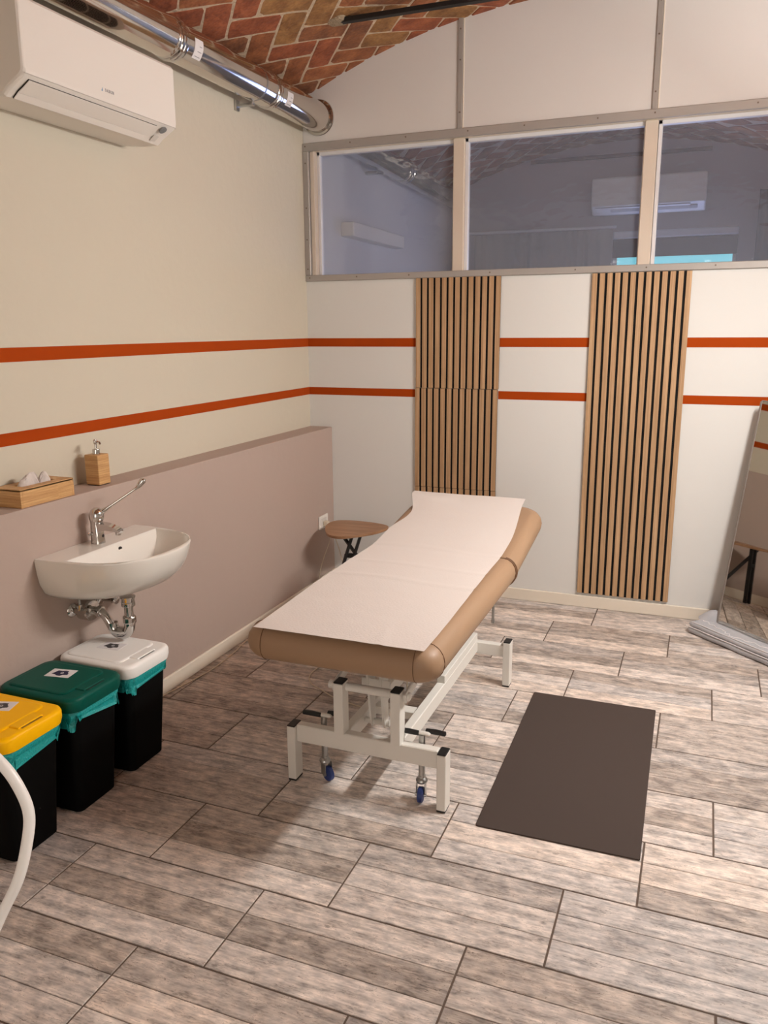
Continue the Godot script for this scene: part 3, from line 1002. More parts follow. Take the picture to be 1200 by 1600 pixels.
func build_duct() -> void:
	var ax := Vector3(-0.042, 2.793, 0)
	var o := thing("ventilation_duct", "polished steel ventilation duct running along the top of the left wall", "duct")
	part("pipe", MB.new().cyl(ax + Vector3(0, 0, 0.001), ax + Vector3(0, 0, 0.60), 0.082, -1.0, 56), M.duct, o)
	part("pipe", MB.new().cyl(ax + Vector3(0, 0, 0.601), ax + Vector3(0, 0, 1.44), 0.0815, -1.0, 56), M.duct, o)
	part("pipe", MB.new().cyl(ax + Vector3(0, 0, 1.441), ax + Vector3(0, 0, ZB), 0.082, -1.0, 56), M.duct, o)
	for z in [0.61, 1.45]:
		part("collar", MB.new().lathe(ax + Vector3(0, 0, z), Vector3.BACK, [[0.0815, -0.052], [0.083, -0.050], [0.083, -0.036], [0.086, -0.034], [0.086, -0.026], [0.083, -0.024], [0.083, -0.016], [0.0885, -0.013], [0.0885, -0.003], [0.083, 0.0], [0.083, 0.012], [0.086, 0.015], [0.083, 0.018], [0.0815, 0.03]], 56), M.chrome, o)
	part("flange", MB.new().lathe(ax, Vector3.BACK, [[0.098, 0.0], [0.099, 0.004], [0.096, 0.009], [0.083, 0.011], [0.083, 0.0]], 56), M.chrome, o)
	for q in [[1.30, 1.36, -46.0, 10.0], [0.47, 0.53, -44.0, 4.0]]:
		var s := part("sticker", curved_card(ax, 0.0822, q[2], q[3], q[0], q[1]), M.card, o, 60.0, "small white printed sticker")
		for k in 3:
			var a: float = lerpf(q[2], q[3], 0.12 + 0.26 * k)
			part("print", curved_card(ax, 0.0829, a, a + 2.2, q[0] + 0.010, q[1] - 0.012 - 0.01 * k, 0.0003), M.print_grey, s, 60.0)
	var cl := MB.new()
	cl.box(Vector3(-0.143, 2.70, 0.74), Vector3(0.014, 0.05, 0.035), 0.002)
	cl.box(Vector3(-0.095, 2.698, 0.74), Vector3(0.10, 0.012, 0.025), 0.002)
	cl.cyl(Vector3(-0.05, 2.69, 0.74), Vector3(-0.05, 2.713, 0.74), 0.006, -1.0, 10)
	cl.lathe(ax + Vector3(0, 0, 0.74), Vector3.BACK, [[0.0825, -0.006], [0.0828, -0.005], [0.0828, 0.005], [0.0825, 0.006]], 48)
	part("bracket", cl, M.zinc, o, 38.0, "dark wall bracket under the duct")
	var y := vault_y(0.365, 0.54)
	var td := thing("tie_rod", "black iron tie rod crossing the room just under the brick vault", "tie rod")
	var bar := MB.new()
	bar.box(Vector3((0.35 + 2.44) / 2, y - 0.012, 0.53), Vector3(2.1, 0.022, 0.036), 0.002)
	part("bar", bar, M.iron, td)

# ---------------------------------------------------------------- air conditioner
func build_aircon(at: Vector3, turn: float, label: String, logo: String) -> void:
	var o := thing("air_conditioner", label, "air conditioner", at, turn)
	var big := logo != ""
	var hw := 0.40 if big else 0.45
	var P := PackedVector2Array([Vector2(0, 0), Vector2(0, 0.268), Vector2(0.245, 0.272), Vector2(0.262, 0.268), Vector2(0.27, 0.258), Vector2(0.27, 0.058), Vector2(0.267, 0.046), Vector2(0.258, 0.037), Vector2(0.225, 0.018), Vector2(0.20, 0.004), Vector2(0.178, -0.014), Vector2(0.10, -0.012)])
	# body as a loft along z, ends drawn in for a soft edge
	var rings := []
	for e in [[-hw, 0.012], [-hw + 0.004, 0.005], [-hw + 0.012, 0.0], [hw - 0.012, 0.0], [hw - 0.004, 0.005], [hw, 0.012]]:
		var r := []
		for p in P:
			var c := Vector2(0.13, 0.13)
			var d: Vector2 = (p - c).normalized() * float(e[1])
			var q := p - d
			r.append(Vector3(maxf(q.x, 0.0), q.y, e[0]))
		rings.append(r)
	part("body", MB.new().loft(rings), M.plastic_white, o, 30.0)
	# flap lies in the lower front curve
	var z0 := hw - 0.245 if big else hw - 0.2
	var f0 := -hw + 0.115
	var f1 := hw - 0.035
	var curve := [Vector2(0.254, 0.0325), Vector2(0.228, 0.0165), Vector2(0.204, 0.0035), Vector2(0.183, -0.0135)]
	var mk := func(a: float, b: float, off: float, th: float, c0: int, c1: int) -> MB:
		var mb := MB.new()
		var rs := []
		for i in range(c0, c1 + 1):
			var nrm := Vector2(0.45, -0.9).normalized()
			var p: Vector2 = curve[i] + nrm * off
			var q: Vector2 = curve[i] + nrm * (off + th)
			rs.append([Vector3(p.x, p.y, a), Vector3(p.x, p.y, b), Vector3(q.x, q.y, b), Vector3(q.x, q.y, a)])
		return mb.loft(rs)
	part("slot", mk.call(f0 - 0.0006, f1 + 0.0006, -0.002, 0.0042, 0, 3), M.dark_gap, o)
	part("flap", mk.call(f0, f1, 0.0008, 0.0036, 0, 2), M.plastic_white, o, 60.0)
	var lp := MB.new()
	var q0: Vector2 = curve[2].lerp(curve[3], 0.02)
	var q1: Vector2 = curve[2].lerp(curve[3], 0.90)
	lp.loft([[Vector3(q0.x, q0.y, f0), Vector3(q0.x, q0.y, f1), Vector3(q0.x + 0.002, q0.y - 0.0045, f1), Vector3(q0.x + 0.002, q0.y - 0.0045, f0)], [Vector3(q1.x, q1.y, f0), Vector3(q1.x, q1.y, f1), Vector3(q1.x + 0.002, q1.y - 0.0045, f1), Vector3(q1.x + 0.002, q1.y - 0.0045, f0)]])
	part("flap_lip", lp, M.plastic_white, o)
	part("seam", MB.new().box(Vector3(0.2675, 0.044, 0), Vector3(0.004, 0.0016, hw * 2 - 0.01), 0.0), M.plastic_shade, o)
	if not big:
		part("outlet", MB.new().box(Vector3(0.225, 0.012, -0.05), Vector3(0.02, 0.03, 0.68), 0.003, Basis(Vector3.BACK, -0.6)), M.next_wall, o)
		return
	var sn := MB.new().lathe(Vector3(0.250, 0.026, -hw + 0.073), Vector3(0.5, -0.86, 0).normalized(), [[0.0, 0.0], [0.016, 0.0], [0.016, 0.004], [0.0135, 0.005], [0.0, 0.0042]], 24)
	part("sensor", sn, mat(rgb(120, 122, 124), 0.35), o, 38.0, "round grey sensor")
	part("display", MB.new().box(Vector3(0.205, 0.001, -hw + 0.068), Vector3(0.03, 0.002, 0.03), 0.001, Basis(Vector3.BACK, 0.6)), M.plastic_shade, o)
	# intake grille on the top
	part("grille_well", MB.new().box(Vector3(0.135, 0.2722, 0), Vector3(0.17, 0.002, hw * 2 - 0.1), 0.0), M.black, o)
	for k in 9:
		part("grille_bar", MB.new().box(Vector3(0.06 + k * 0.019, 0.275, 0), Vector3(0.003, 0.005, hw * 2 - 0.1), 0.001), M.plastic_shade, o)
	for k in 6:
		part("grille_rib", MB.new().box(Vector3(0.135, 0.275, -hw + 0.1 + k * (2 * hw - 0.2) / 5.0), Vector3(0.17, 0.006, 0.004), 0.001), M.plastic_shade, o)
	var tm := TextMesh.new()
	tm.text = "DAIKIN"; tm.font_size = 16; tm.pixel_size = 0.00085; tm.depth = 0.0006
	var sf := SystemFont.new()
	sf.font_names = PackedStringArray(["Droid Sans"]); sf.font_weight = 700
	tm.font = sf
	var lg := MeshInstance3D.new()
	lg.mesh = tm; lg.material_override = mat(rgb(150, 146, 146), 0.4)
	put(lg, "logo", o)
	lg.position = Vector3(0.2703, 0.083, 0.0); lg.rotation.y = PI / 2
	var lt := MB.new().prism(PackedVector2Array([Vector2(-0.0435, 0.076), Vector2(-0.0365, 0.076), Vector2(-0.0365, 0.0885)]), 0, 0.0006)
	for i in lt.v.size():
		var p := lt.v[i]
		lt.v[i] = Vector3(0.2703 + p.z, p.y + 0.001, -p.x)
	part("logo_mark", lt, mat(rgb(120, 160, 190), 0.4), o)

# ---------------------------------------------------------------- basin, tap, plumbing
func dring(x0: float, dx: float, hz: float, y: float, nb: int, nf: int, ex := 2.5) -> Array:   # D-shaped ring: straight back at x0, superellipse front
	var o := []
	for i in nb:
		o.append(Vector3(x0, y, lerpf(hz, -hz, float(i) / nb)))
	for i in nf:
		var a := -PI / 2 + PI * i / nf
		var c := cos(a)
		var s := sin(a)
		o.append(Vector3(x0 + dx * pow(absf(c), 2.0 / ex), y, hz * signf(s) * pow(absf(s), 2.0 / ex)))
	return o

func build_basin() -> void:
	var zc := 2.215
	var o := thing("wash_basin", "white ceramic half-round wash basin fixed to the taupe wall", "wash basin", Vector3(0.002, 0, zc))
	var b := MB.new()
	var rings := []
	for e in [[0.632, 0.11, 0.11], [0.636, 0.19, 0.17], [0.648, 0.262, 0.212], [0.672, 0.320, 0.244], [0.710, 0.360, 0.264], [0.750, 0.382, 0.272], [0.785, 0.393, 0.276], [0.799, 0.397, 0.2778], [0.805, 0.397, 0.2776], [0.8085, 0.393, 0.275]]:
		rings.append(dring(0.0, e[1], e[2], e[0], 16, 48))
	for e in [[0.8085, 0.118, 0.262, 0.255], [0.806, 0.121, 0.257, 0.252], [0.798, 0.125, 0.253, 0.249], [0.775, 0.133, 0.240, 0.238], [0.735, 0.147, 0.212, 0.205], [0.700, 0.165, 0.170, 0.155], [0.684, 0.185, 0.115, 0.095], [0.680, 0.21, 0.05, 0.04]]:
		rings.append(dring(e[1], e[2], e[3], e[0], 16, 48, 2.7))
	b.loft(rings)
	part("bowl", b, M.ceramic, o, 45.0)
	part("overflow", MB.new().cyl(Vector3(0.127, 0.783, -0.02), Vector3(0.131, 0.782, -0.02), 0.0095, -1.0, 20), M.dark_gap, o, 38.0, "dark overflow hole")
	part("drain", MB.new().lathe(Vector3(0.222, 0.6805, 0), Vector3.UP, [[0.0, 0.0], [0.026, 0.0], [0.026, 0.002], [0.02, 0.003], [0.0, 0.0035]], 24), M.chrome, o)
	# tap
	var tp := thing("basin_tap", "chrome tap with a long raised lever on the basin", "tap", Vector3(0.058, 0.8075, zc + 0.012))
	part("body", MB.new().loft([rr(0.026, 0.026, 0.024, 0.0, 6), rr(0.026, 0.025, 0.023, 0.004, 6), rr(0.024, 0.0225, 0.022, 0.05, 6), rr(0.022, 0.021, 0.02, 0.085, 6), rr(0.023, 0.0215, 0.021, 0.092, 6, Vector3(0.001, 0, 0))]), M.chrome, tp, 50.0)
	var sp := MB.new()
	sp.loft([
		[Vector3(0.012, 0.045, 0.018), Vector3(0.012, 0.045, -0.018), Vector3(0.008, 0.082, -0.019), Vector3(0.008, 0.082, 0.019)],
		[Vector3(0.05, 0.056, 0.017), Vector3(0.05, 0.056, -0.017), Vector3(0.05, 0.079, -0.017), Vector3(0.05, 0.079, 0.017)],
		[Vector3(0.09, 0.055, 0.016), Vector3(0.09, 0.055, -0.016), Vector3(0.09, 0.070, -0.016), Vector3(0.09, 0.070, 0.016)],
		[Vector3(0.112, 0.050, 0.013), Vector3(0.112, 0.050, -0.013), Vector3(0.110, 0.060, -0.014), Vector3(0.110, 0.060, 0.014)]])
	sp.cyl(Vector3(0.098, 0.058, 0), Vector3(0.099, 0.040, 0), 0.011, -1.0, 18, 0.001)
	part("spout", sp, M.chrome, tp, 60.0)
	var cap := MB.new()
	cap.lathe(Vector3(0, 0.088, 0), Vector3(0.12, 1, 0).normalized(), [[0.0235, 0.0], [0.027, 0.006], [0.028, 0.018], [0.0265, 0.030], [0.021, 0.041], [0.012, 0.048], [0.0, 0.0505]], 28)
	part("cap", cap, M.chrome, tp, 50.0)
	var lv := MB.new()
	var a := Vector3(0.016, 0.118, -0.008)
	var e := Vector3(0.148, 0.222, -0.102)
	var d := (e - a).normalized()
	lv.tube([a, a + d * 0.02, a + d * 0.05, e - d * 0.045, e - d * 0.03, e - d * 0.018 + Vector3(0, 0.003, 0), e + Vector3(0, 0.012, 0), e + d * 0.006 + Vector3(0, 0.015, 0)], [0.012, 0.0085, 0.0055, 0.0045, 0.006, 0.010, 0.0125, 0.007], 14)
	part("lever", lv, M.chrome, tp, 60.0, "long chrome elbow lever")
	part("indicator", MB.new().cyl(Vector3(0.0235, 0.03, -0.001), Vector3(0.0255, 0.03, -0.001), 0.006, -1.0, 14), M.ink_grey, tp)
	part("chain_ring", MB.new().tube([Vector3(-0.012, 0.045, 0.022), Vector3(-0.016, 0.045, 0.03), Vector3(-0.014, 0.04, 0.034), Vector3(-0.01, 0.036, 0.03), Vector3(-0.01, 0.04, 0.022)], 0.0025, 8), M.chrome, tp)
	# waste trap
	var tr := thing("waste_trap", "chrome waste trap running from the basin to the wall", "drain trap")
	var C: Material = M.chrome
	var tx := 0.205
	var tz := 2.262
	part("basin_nut", MB.new().lathe(Vector3(tx, 0.585, tz), Vector3.UP, [[0.019, 0.0], [0.025, 0.0], [0.026, 0.004], [0.026, 0.016], [0.024, 0.018], [0.024, 0.03], [0.028, 0.032], [0.028, 0.037], [0.015, 0.038]], 28), C, tr)
	part("tailpiece", MB.new().cyl(Vector3(tx, 0.50, tz), Vector3(tx, 0.60, tz), 0.0165, -1.0, 24), C, tr)
	part("slip_nut", MB.new().lathe(Vector3(tx, 0.518, tz), Vector3.UP, [[0.017, 0.0], [0.024, 0.0], [0.025, 0.004], [0.025, 0.022], [0.023, 0.026], [0.017, 0.027]], 12), C, tr, 20.0)
	var bend := []
	for i in 15:
		var q := PI * i / 14.0
		bend.append(Vector3(tx - 0.036 + 0.036 * cos(q), 0.513 - 0.044 * sin(q), tz + 0.012 * (1 - cos(q)) * 0.5))
	part("trap_bend", MB.new().tube([Vector3(tx, 0.53, tz)] + bend, 0.0205, 20), C, tr, 60.0)
	var cup := MB.new().box(Vector3(tx - 0.045, 0.482, tz + 0.01), Vector3(0.07, 0.03, 0.044), 0.012)
	part("clean_out", cup, C, tr)
	part("wall_bend", MB.new().tube([Vector3(tx - 0.072, 0.488, tz + 0.012), Vector3(tx - 0.082, 0.51, tz + 0.014), Vector3(tx - 0.098, 0.535, tz + 0.016), Vector3(tx - 0.118, 0.549, tz + 0.016), Vector3(0.06, 0.552, tz + 0.016), Vector3(0.004, 0.552, tz + 0.016)], 0.0165, 20), C, tr, 60.0)
	part("slip_nut", MB.new().lathe(Vector3(0.075, 0.552, tz + 0.016), Vector3.RIGHT, [[0.017, 0.0], [0.022, 0.001], [0.0225, 0.010], [0.021, 0.016], [0.017, 0.017]], 24), C, tr)
	part("rosette", MB.new().lathe(Vector3(0.0, 0.552, tz + 0.016), Vector3.RIGHT, [[0.04, 0.0], [0.041, 0.004], [0.041, 0.042], [0.038, 0.048], [0.018, 0.05]], 36), C, tr)
	# two stop valves
	for q in [[2.335, "chrome stop valve under the basin, left of the waste trap"], [2.178, "chrome stop valve under the basin, hidden partly behind the waste pipe"]]:
		var vz: float = q[0]
		var sv := thing("stop_valve", q[1], "stop valve", Vector3(0, 0.565, vz), 0.0, "stop valves under the basin")
		part("rosette", MB.new().lathe(Vector3.ZERO, Vector3.RIGHT, [[0.026, 0.0], [0.027, 0.003], [0.022, 0.010], [0.011, 0.014], [0.0, 0.015]], 28), C, sv)
		part("body", MB.new().cyl(Vector3(0.008, 0, 0), Vector3(0.062, 0, 0), 0.0105, -1.0, 18, 0.001).cyl(Vector3(0.04, 0, 0), Vector3(0.04, 0.028, 0), 0.0095, -1.0, 16, 0.001), C, sv)
		part("knob", MB.new().lathe(Vector3(0.06, 0, 0), Vector3.RIGHT, [[0.008, 0.0], [0.016, 0.002], [0.0175, 0.01], [0.016, 0.02], [0.0, 0.022]], 10), C, sv, 25.0)
		part("supply_hose", MB.new().tube([Vector3(0.04, 0.025, 0), Vector3(0.04, 0.045, 0.002), Vector3(0.042, 0.06, 0.0)], 0.0055, 10), M.zinc, sv)
	# things on the ledge
	var ds := thing("soap_dispenser", "square bamboo soap dispenser with a chrome pump on the ledge", "soap dispenser", Vector3(-0.072, 0.995, 2.049), 0.0)
	part("body", MB.new().box(Vector3(0, 0.0625, 0), Vector3(0.066, 0.119, 0.066), 0.002), M.bamboo, ds)
	part("foot", MB.new().box(Vector3(0, 0.0015, 0), Vector3(0.06, 0.003, 0.06), 0.0005), M.black, ds)
	part("collar", MB.new().lathe(Vector3(0, 0.122, 0), Vector3.UP, [[0.013, 0.0], [0.0145, 0.001], [0.0145, 0.018], [0.013, 0.021], [0.005, 0.022]], 24), C, ds)
	var pu := MB.new().cyl(Vector3(0, 0.14, 0), Vector3(0, 0.166, 0), 0.005, -1.0, 14)
	pu.lathe(Vector3(0, 0.162, 0), Vector3.UP, [[0.006, 0.0], [0.008, 0.003], [0.0082, 0.014], [0.006, 0.018], [0.0, 0.0185]], 18)
	pu.tube([Vector3(0, 0.172, 0), Vector3(0.02, 0.173, 0.008), Vector3(0.032, 0.171, 0.013), Vector3(0.035, 0.165, 0.014)], 0.004, 10)
	part("pump", pu, C, ds)
	var tb := thing("tissue_box", "low bamboo tissue box at the left end of the ledge", "tissue box", Vector3(-0.0735, 0.995, 2.381))
	var bx := MB.new()
	bx.box(Vector3(0, 0.032, 0.124), Vector3(0.125, 0.064, 0.010), 0.001)
	bx.box(Vector3(0, 0.032, -0.124), Vector3(0.125, 0.064, 0.010), 0.001)
	bx.box(Vector3(0.0575, 0.032, 0), Vector3(0.010, 0.064, 0.238), 0.001)
	bx.box(Vector3(-0.0575, 0.032, 0), Vector3(0.010, 0.064, 0.238), 0.001)
	part("side", bx, M.bamboo, tb)
	var lid := MB.new()
	lid.box(Vector3(0.043, 0.062, 0), Vector3(0.039, 0.008, 0.258), 0.001)
	lid.box(Vector3(-0.043, 0.062, 0), Vector3(0.039, 0.008, 0.258), 0.001)
	lid.box(Vector3(0, 0.062, 0.104), Vector3(0.048, 0.008, 0.05), 0.001)
	lid.box(Vector3(0, 0.062, -0.104), Vector3(0.048, 0.008, 0.05), 0.001)
	part("lid", lid, M.bamboo, tb)
	var ti := MB.new()
	var nz := noise(95, 26.0, 3)
	var f := func(u: float, v: float) -> Vector3:
		var z := lerpf(0.075, -0.072, u)
		var env := pow(sin(PI * clampf(u, 0.0, 1.0)), 0.4)
		var peak := 0.046 + 0.026 * exp(-pow((u - 0.86) / 0.07, 2.0)) - 0.032 * exp(-pow((u - 0.66) / 0.05, 2.0)) + 0.010 * exp(-pow((u - 0.4) / 0.2, 2.0))
		var ang := PI * v
		var w := 0.020 * (0.55 + 0.45 * sin(u * 9.0))
		return Vector3(-w * cos(ang) + 0.004 * nz.get_noise_2d(u * 2.0, v), 0.050 + peak * env * sin(ang) + 0.006 * nz.get_noise_2d(u + 3.0, v * 1.3), z + 0.005 * nz.get_noise_2d(v, u + 7.0))
	ti.sheet(36, 16, f, Vector3(0, 0.0006, 0))
	var tis := part("tissue", ti, M.paper, null, 70.0)
	tis.position = tb.position
	tag(tis, "crumpled white tissue pulled out of the bamboo tissue box", "tissue")

# ---------------------------------------------------------------- bins
func build_bins() -> void:
	var spec := [
		[2.338, M.bin_white, "black waste bin with a white lid under the basin", "teal bag edge under the white bin lid", M.ink_grey],
		[2.614, M.bin_green, "black waste bin with a dark green lid between the other two bins", "teal bag edge under the green bin lid", M.ink],
		[2.893, M.bin_yellow, "black waste bin with a yellow lid nearest the viewer", "teal bag edge under the yellow bin lid", M.ink_grey]]
	var idx := 0
	for q in spec:
		var o := thing("waste_bin", q[2], "waste bin", Vector3(0.19, 0, q[0]), 0.0, "black waste bins with coloured lids")
		var b := MB.new()
		b.loft([rr(0.112, 0.086, 0.02, 0.0), rr(0.118, 0.092, 0.024, 0.006), rr(0.148, 0.108, 0.03, 0.37), rr(0.150, 0.110, 0.03, 0.385)])
		part("body", b, M.bin_black, o, 45.0)
		var l := MB.new()
		l.loft([rr(0.158, 0.120, 0.042, 0.385, 8), rr(0.164, 0.126, 0.048, 0.388, 8), rr(0.168, 0.130, 0.05, 0.405, 8), rr(0.168, 0.130, 0.05, 0.424, 8), rr(0.165, 0.127, 0.048, 0.432, 8), rr(0.158, 0.120, 0.044, 0.4365, 8), rr(0.15, 0.112, 0.04, 0.437, 8)])
		var lid := part("lid", l, q[1], o, 45.0)
		var fl := MB.new()
		var c := Vector3(-0.018, 0, 0)
		fl.loft([rr(0.125, 0.102, 0.026, 0.435, 6, c), rr(0.125, 0.102, 0.026, 0.4385, 6, c), rr(0.121, 0.098, 0.024, 0.4415, 6, c), rr(0.115, 0.092, 0.02, 0.442, 6, c)])
		part("flap", fl, q[1], lid, 45.0)
		part("catch", MB.new().box(Vector3(0.124, 0.4375, 0.0), Vector3(0.04, 0.007, 0.10), 0.003), q[1], lid)
		part("shaded_catch_slot", MB.new().box(Vector3(0.1455, 0.4372, 0.0), Vector3(0.010, 0.0016, 0.082), 0.0004), mat(q[1].albedo_color.darkened(0.45), 0.5), lid)  # flat strip; the slot's shade is the lid colour darkened
		# printed card, slightly askew
		var B := Basis(Vector3.UP, [0.06, 0.16, 0.3][idx])
		var ct := Vector3(-0.022, 0.4424, [-0.012, -0.026, -0.04][idx])
		var cd := part("label_card", MB.new().box(ct, Vector3(0.092, 0.0007, 0.062), 0.0, B), M.card, lid, 38.0, "white label card with a dark printed emblem")
		var ring := []
		for k in 14:
			var a := TAU * k / 14.0
			var rad: float = 0.021 + 0.004 * sin(k * 2.3)
			ring.append(Vector2(cos(a) * rad * 1.35, sin(a) * rad * 0.95))
		var em := MB.new()
		var top := []
		var botm := []
		for p in ring:
			botm.append(ct + B * Vector3(p.x, 0.0003, p.y)); top.append(ct + B * Vector3(p.x, 0.0008, p.y))
		em.loft([botm, top])
		part("emblem", em, q[4], cd)
		var rg := []
		for k in 17:
			var a := TAU * k / 16.0
			rg.append(ct + B * Vector3(cos(a) * 0.005 + 0.004, 0.0009, sin(a) * 0.005))
		part("emblem_ring", MB.new().tube(rg, 0.0008, 6), M.card, cd)
		# bag edge hanging out below the lid
		var n := noise(200 + idx, 9.0, 3)
		var lb := MB.new()
		var rings := []
		for e in 7:
			var y := lerpf(0.392, 0.318, e / 6.0)
			var base := rr(0.152 + 0.004 * sin(e * 1.2), 0.114 + 0.003 * sin(e * 1.2), 0.034, y, 16)
			var r := []
			for p in base:
				var w := n.get_noise_2d(p.x * 3.0 + 5.0, p.z * 3.0)
				var w2 := n.get_noise_3d(p.x * 9.0, y * 8.0, p.z * 9.0)
				var dir := Vector3(p.x, 0, p.z).normalized()
				var hang := e / 6.0
				var hp := Vector3(p.x, lerpf(y, 0.378, clampf(0.5 - w * 2.6, 0.0, 0.95) * hang), p.z)
				r.append(hp + dir * (0.006 * w2 + 0.006 * absf(w) * hang))
			rings.append(r)
		for e in 7:
			var r := []
			for p in rings[6 - e]:
				r.append(p - Vector3(p.x, 0, p.z).normalized() * 0.0012)
			rings.append(r)
		rings.append(rings[0])
		lb.loft(rings, false)
		var li := part("bin_liner", lb, M.liner, null, 60.0)
		li.position = o.position
		tag(li, q[3], "bin bag", "teal bin bags")
		idx += 1

# ---------------------------------------------------------------- mirror and folded rug
func build_mirror() -> void:
	var n := Vector3(-0.706, 0.141, 0.694).normalized()
	var e := (Vector3.UP - n * n.y).normalized()
	var a := e.cross(n).normalized()     # along the mirror, towards the viewer
	var B := Vector3(2.325, 0.066, 0.200)
	var w := 0.66
	var h := 1.17
	var o := thing("standing_mirror", "tall frameless mirror leaning in the corner on a folded grey rug", "mirror")
	if a.z < 0:
		a = -a
	var bs := Basis(a, e, a.cross(e))
	var ctr := B + a * (w / 2) + e * (h / 2)
	part("glass", MB.new().box(ctr - n * 0.0025, Vector3(w, h, 0.005), 0.001, bs), M.mirror, o)
	part("edge_strip", MB.new().box(B + e * (h / 2) - a * 0.006 - n * 0.010, Vector3(0.012, h, 0.024), 0.001, bs), M.mirror_edge, o, 38.0, "grey metal edge of the mirror")
	part("edge_strip", MB.new().box(B + a * (w + 0.003) + e * (h / 2) - n * 0.010, Vector3(0.006, h, 0.022), 0.001, bs), M.mirror_edge, o)
	part("edge_strip", MB.new().box(ctr + e * (h / 2 + 0.003) - n * 0.010, Vector3(w + 0.012, 0.006, 0.022), 0.001, bs), M.mirror_edge, o)
	part("back_board", MB.new().box(ctr - n * 0.013, Vector3(w, h, 0.014), 0.001, bs), M.black, o)
	# rug: folded thick, a light zigzag border line woven in
	var d := Vector3(0.735, 0, 0.678)
	var c := Vector3(0.678, 0, -0.735)
	var A := Vector3(2.168, 0, 0.216)
	var rg := thing("folded_rug", "grey folded rug with a white zigzag line under the mirror", "rug")
	var mk := func(s0: float, s1: float, w0: float, w1: float, y0: float, y1: float) -> MB:
		var mb := MB.new()
		var rings := []
		var yc := (y0 + y1) / 2
		var hh := (y1 - y0) / 2
		for i in 25:
			var s := lerpf(s0, s1, pow(i / 24.0, 1.6))
			var e_ := sqrt(clampf((s - s0) / 0.02, 0.04, 1.0))
			var r := []
			for k in 9:
				var t := PI / 2 + PI * k / 8.0
				r.append(A + d * s + c * (w0 + hh + hh * cos(t) + 0.02 * (1.0 - e_)) + Vector3(0, yc + hh * e_ * sin(t) + 0.0015 * sin(s * 31.0), 0))
			var last := minf(w1, 0.20 + s * 1.1)
			r.append(A + d * s + c * last + Vector3(0, yc - hh * e_, 0))
			r.append(A + d * s + c * last + Vector3(0, yc + hh * e_, 0))
			rings.append(r)
		return mb.loft(rings)
	var fab := bump(mat(rgb(182, 182, 186), 0.95), heights(101, 0.25, 2), 0.2, 10.0)
	fab.rim_enabled = true; fab.rim = 0.4
	part("lower_fold", mk.call(0.0, 0.74, 0.0, 0.22, 0.0, 0.038), fab, rg, 60.0)
	part("upper_fold", mk.call(0.004, 0.74, 0.003, 0.21, 0.036, 0.064), fab, rg, 60.0)
	var lines := MB.new()
	var P := func(s: float, ww: float, y: float) -> Vector3:
		return A + d * s + c * ww + Vector3(0, y, 0)
	var zz := []
	for k in 12:
		zz.append(P.call(0.03 + k * 0.028, 0.062 + 0.012 * (k % 2) + 0.006 * sin(k * 1.7), 0.0643))
	for k in 6:
		zz.append(P.call(0.20 + 0.012 * (k % 2), 0.0, 0.0) if false else P.call(0.345 + 0.012 * k, 0.055 - 0.004 * k + 0.014 * (k % 2), 0.0643))
	part("woven_line", MB.new().tube([P.call(0.02, 0.10, 0.0643), P.call(0.05, 0.074, 0.0643), P.call(0.075, 0.084, 0.0643), P.call(0.10, 0.060, 0.0643), P.call(0.125, 0.070, 0.0643), P.call(0.15, 0.056, 0.0643), P.call(0.18, 0.062, 0.0643), P.call(0.215, 0.052, 0.0643), P.call(0.225, 0.032, 0.0643), P.call(0.245, 0.045, 0.0643), P.call(0.262, 0.022, 0.0643), P.call(0.29, 0.030, 0.0643), P.call(0.31, 0.045, 0.0643), P.call(0.35, 0.038, 0.0643), P.call(0.385, 0.060, 0.0643), P.call(0.43, 0.046, 0.0643), P.call(0.47, 0.068, 0.0643), P.call(0.52, 0.050, 0.0643), P.call(0.57, 0.07, 0.0643), P.call(0.64, 0.05, 0.0643)], 0.0026, 6), M.card, rg, 60.0, "white zigzag line in the rug")
	var edge := []
	for i in 20:
		edge.append(P.call(0.0 + 0.74 * i / 19.0, 0.0025 + 0.001 * sin(i), 0.037))
	part("woven_line", MB.new().tube(edge, 0.0028, 8), M.card, rg, 60.0, "white line along the rug's folded edge")
	var edge2 := []
	for i in 20:
		edge2.append(P.call(0.03 + 0.71 * i / 19.0, 0.0095 + 0.001 * sin(i), 0.0655))
	part("woven_line", MB.new().tube(edge2, 0.0022, 8), M.card, rg, 60.0)
	# back of the rug bunched up beside the mirror
	var hump := MB.new()
	var rings := []
	for i in 7:
		var t := i / 6.0
		rings.append(rr(lerpf(0.075, 0.008, t), lerpf(0.06, 0.006, t), 0.05, 0.062 + 0.058 * sin(t * PI / 2), 5, P.call(0.045 + 0.03 * t, 0.150 - 0.01 * t, 0.0)))
	hump.loft(rings)
	part("bunched_corner", hump, fab, rg, 60.0)

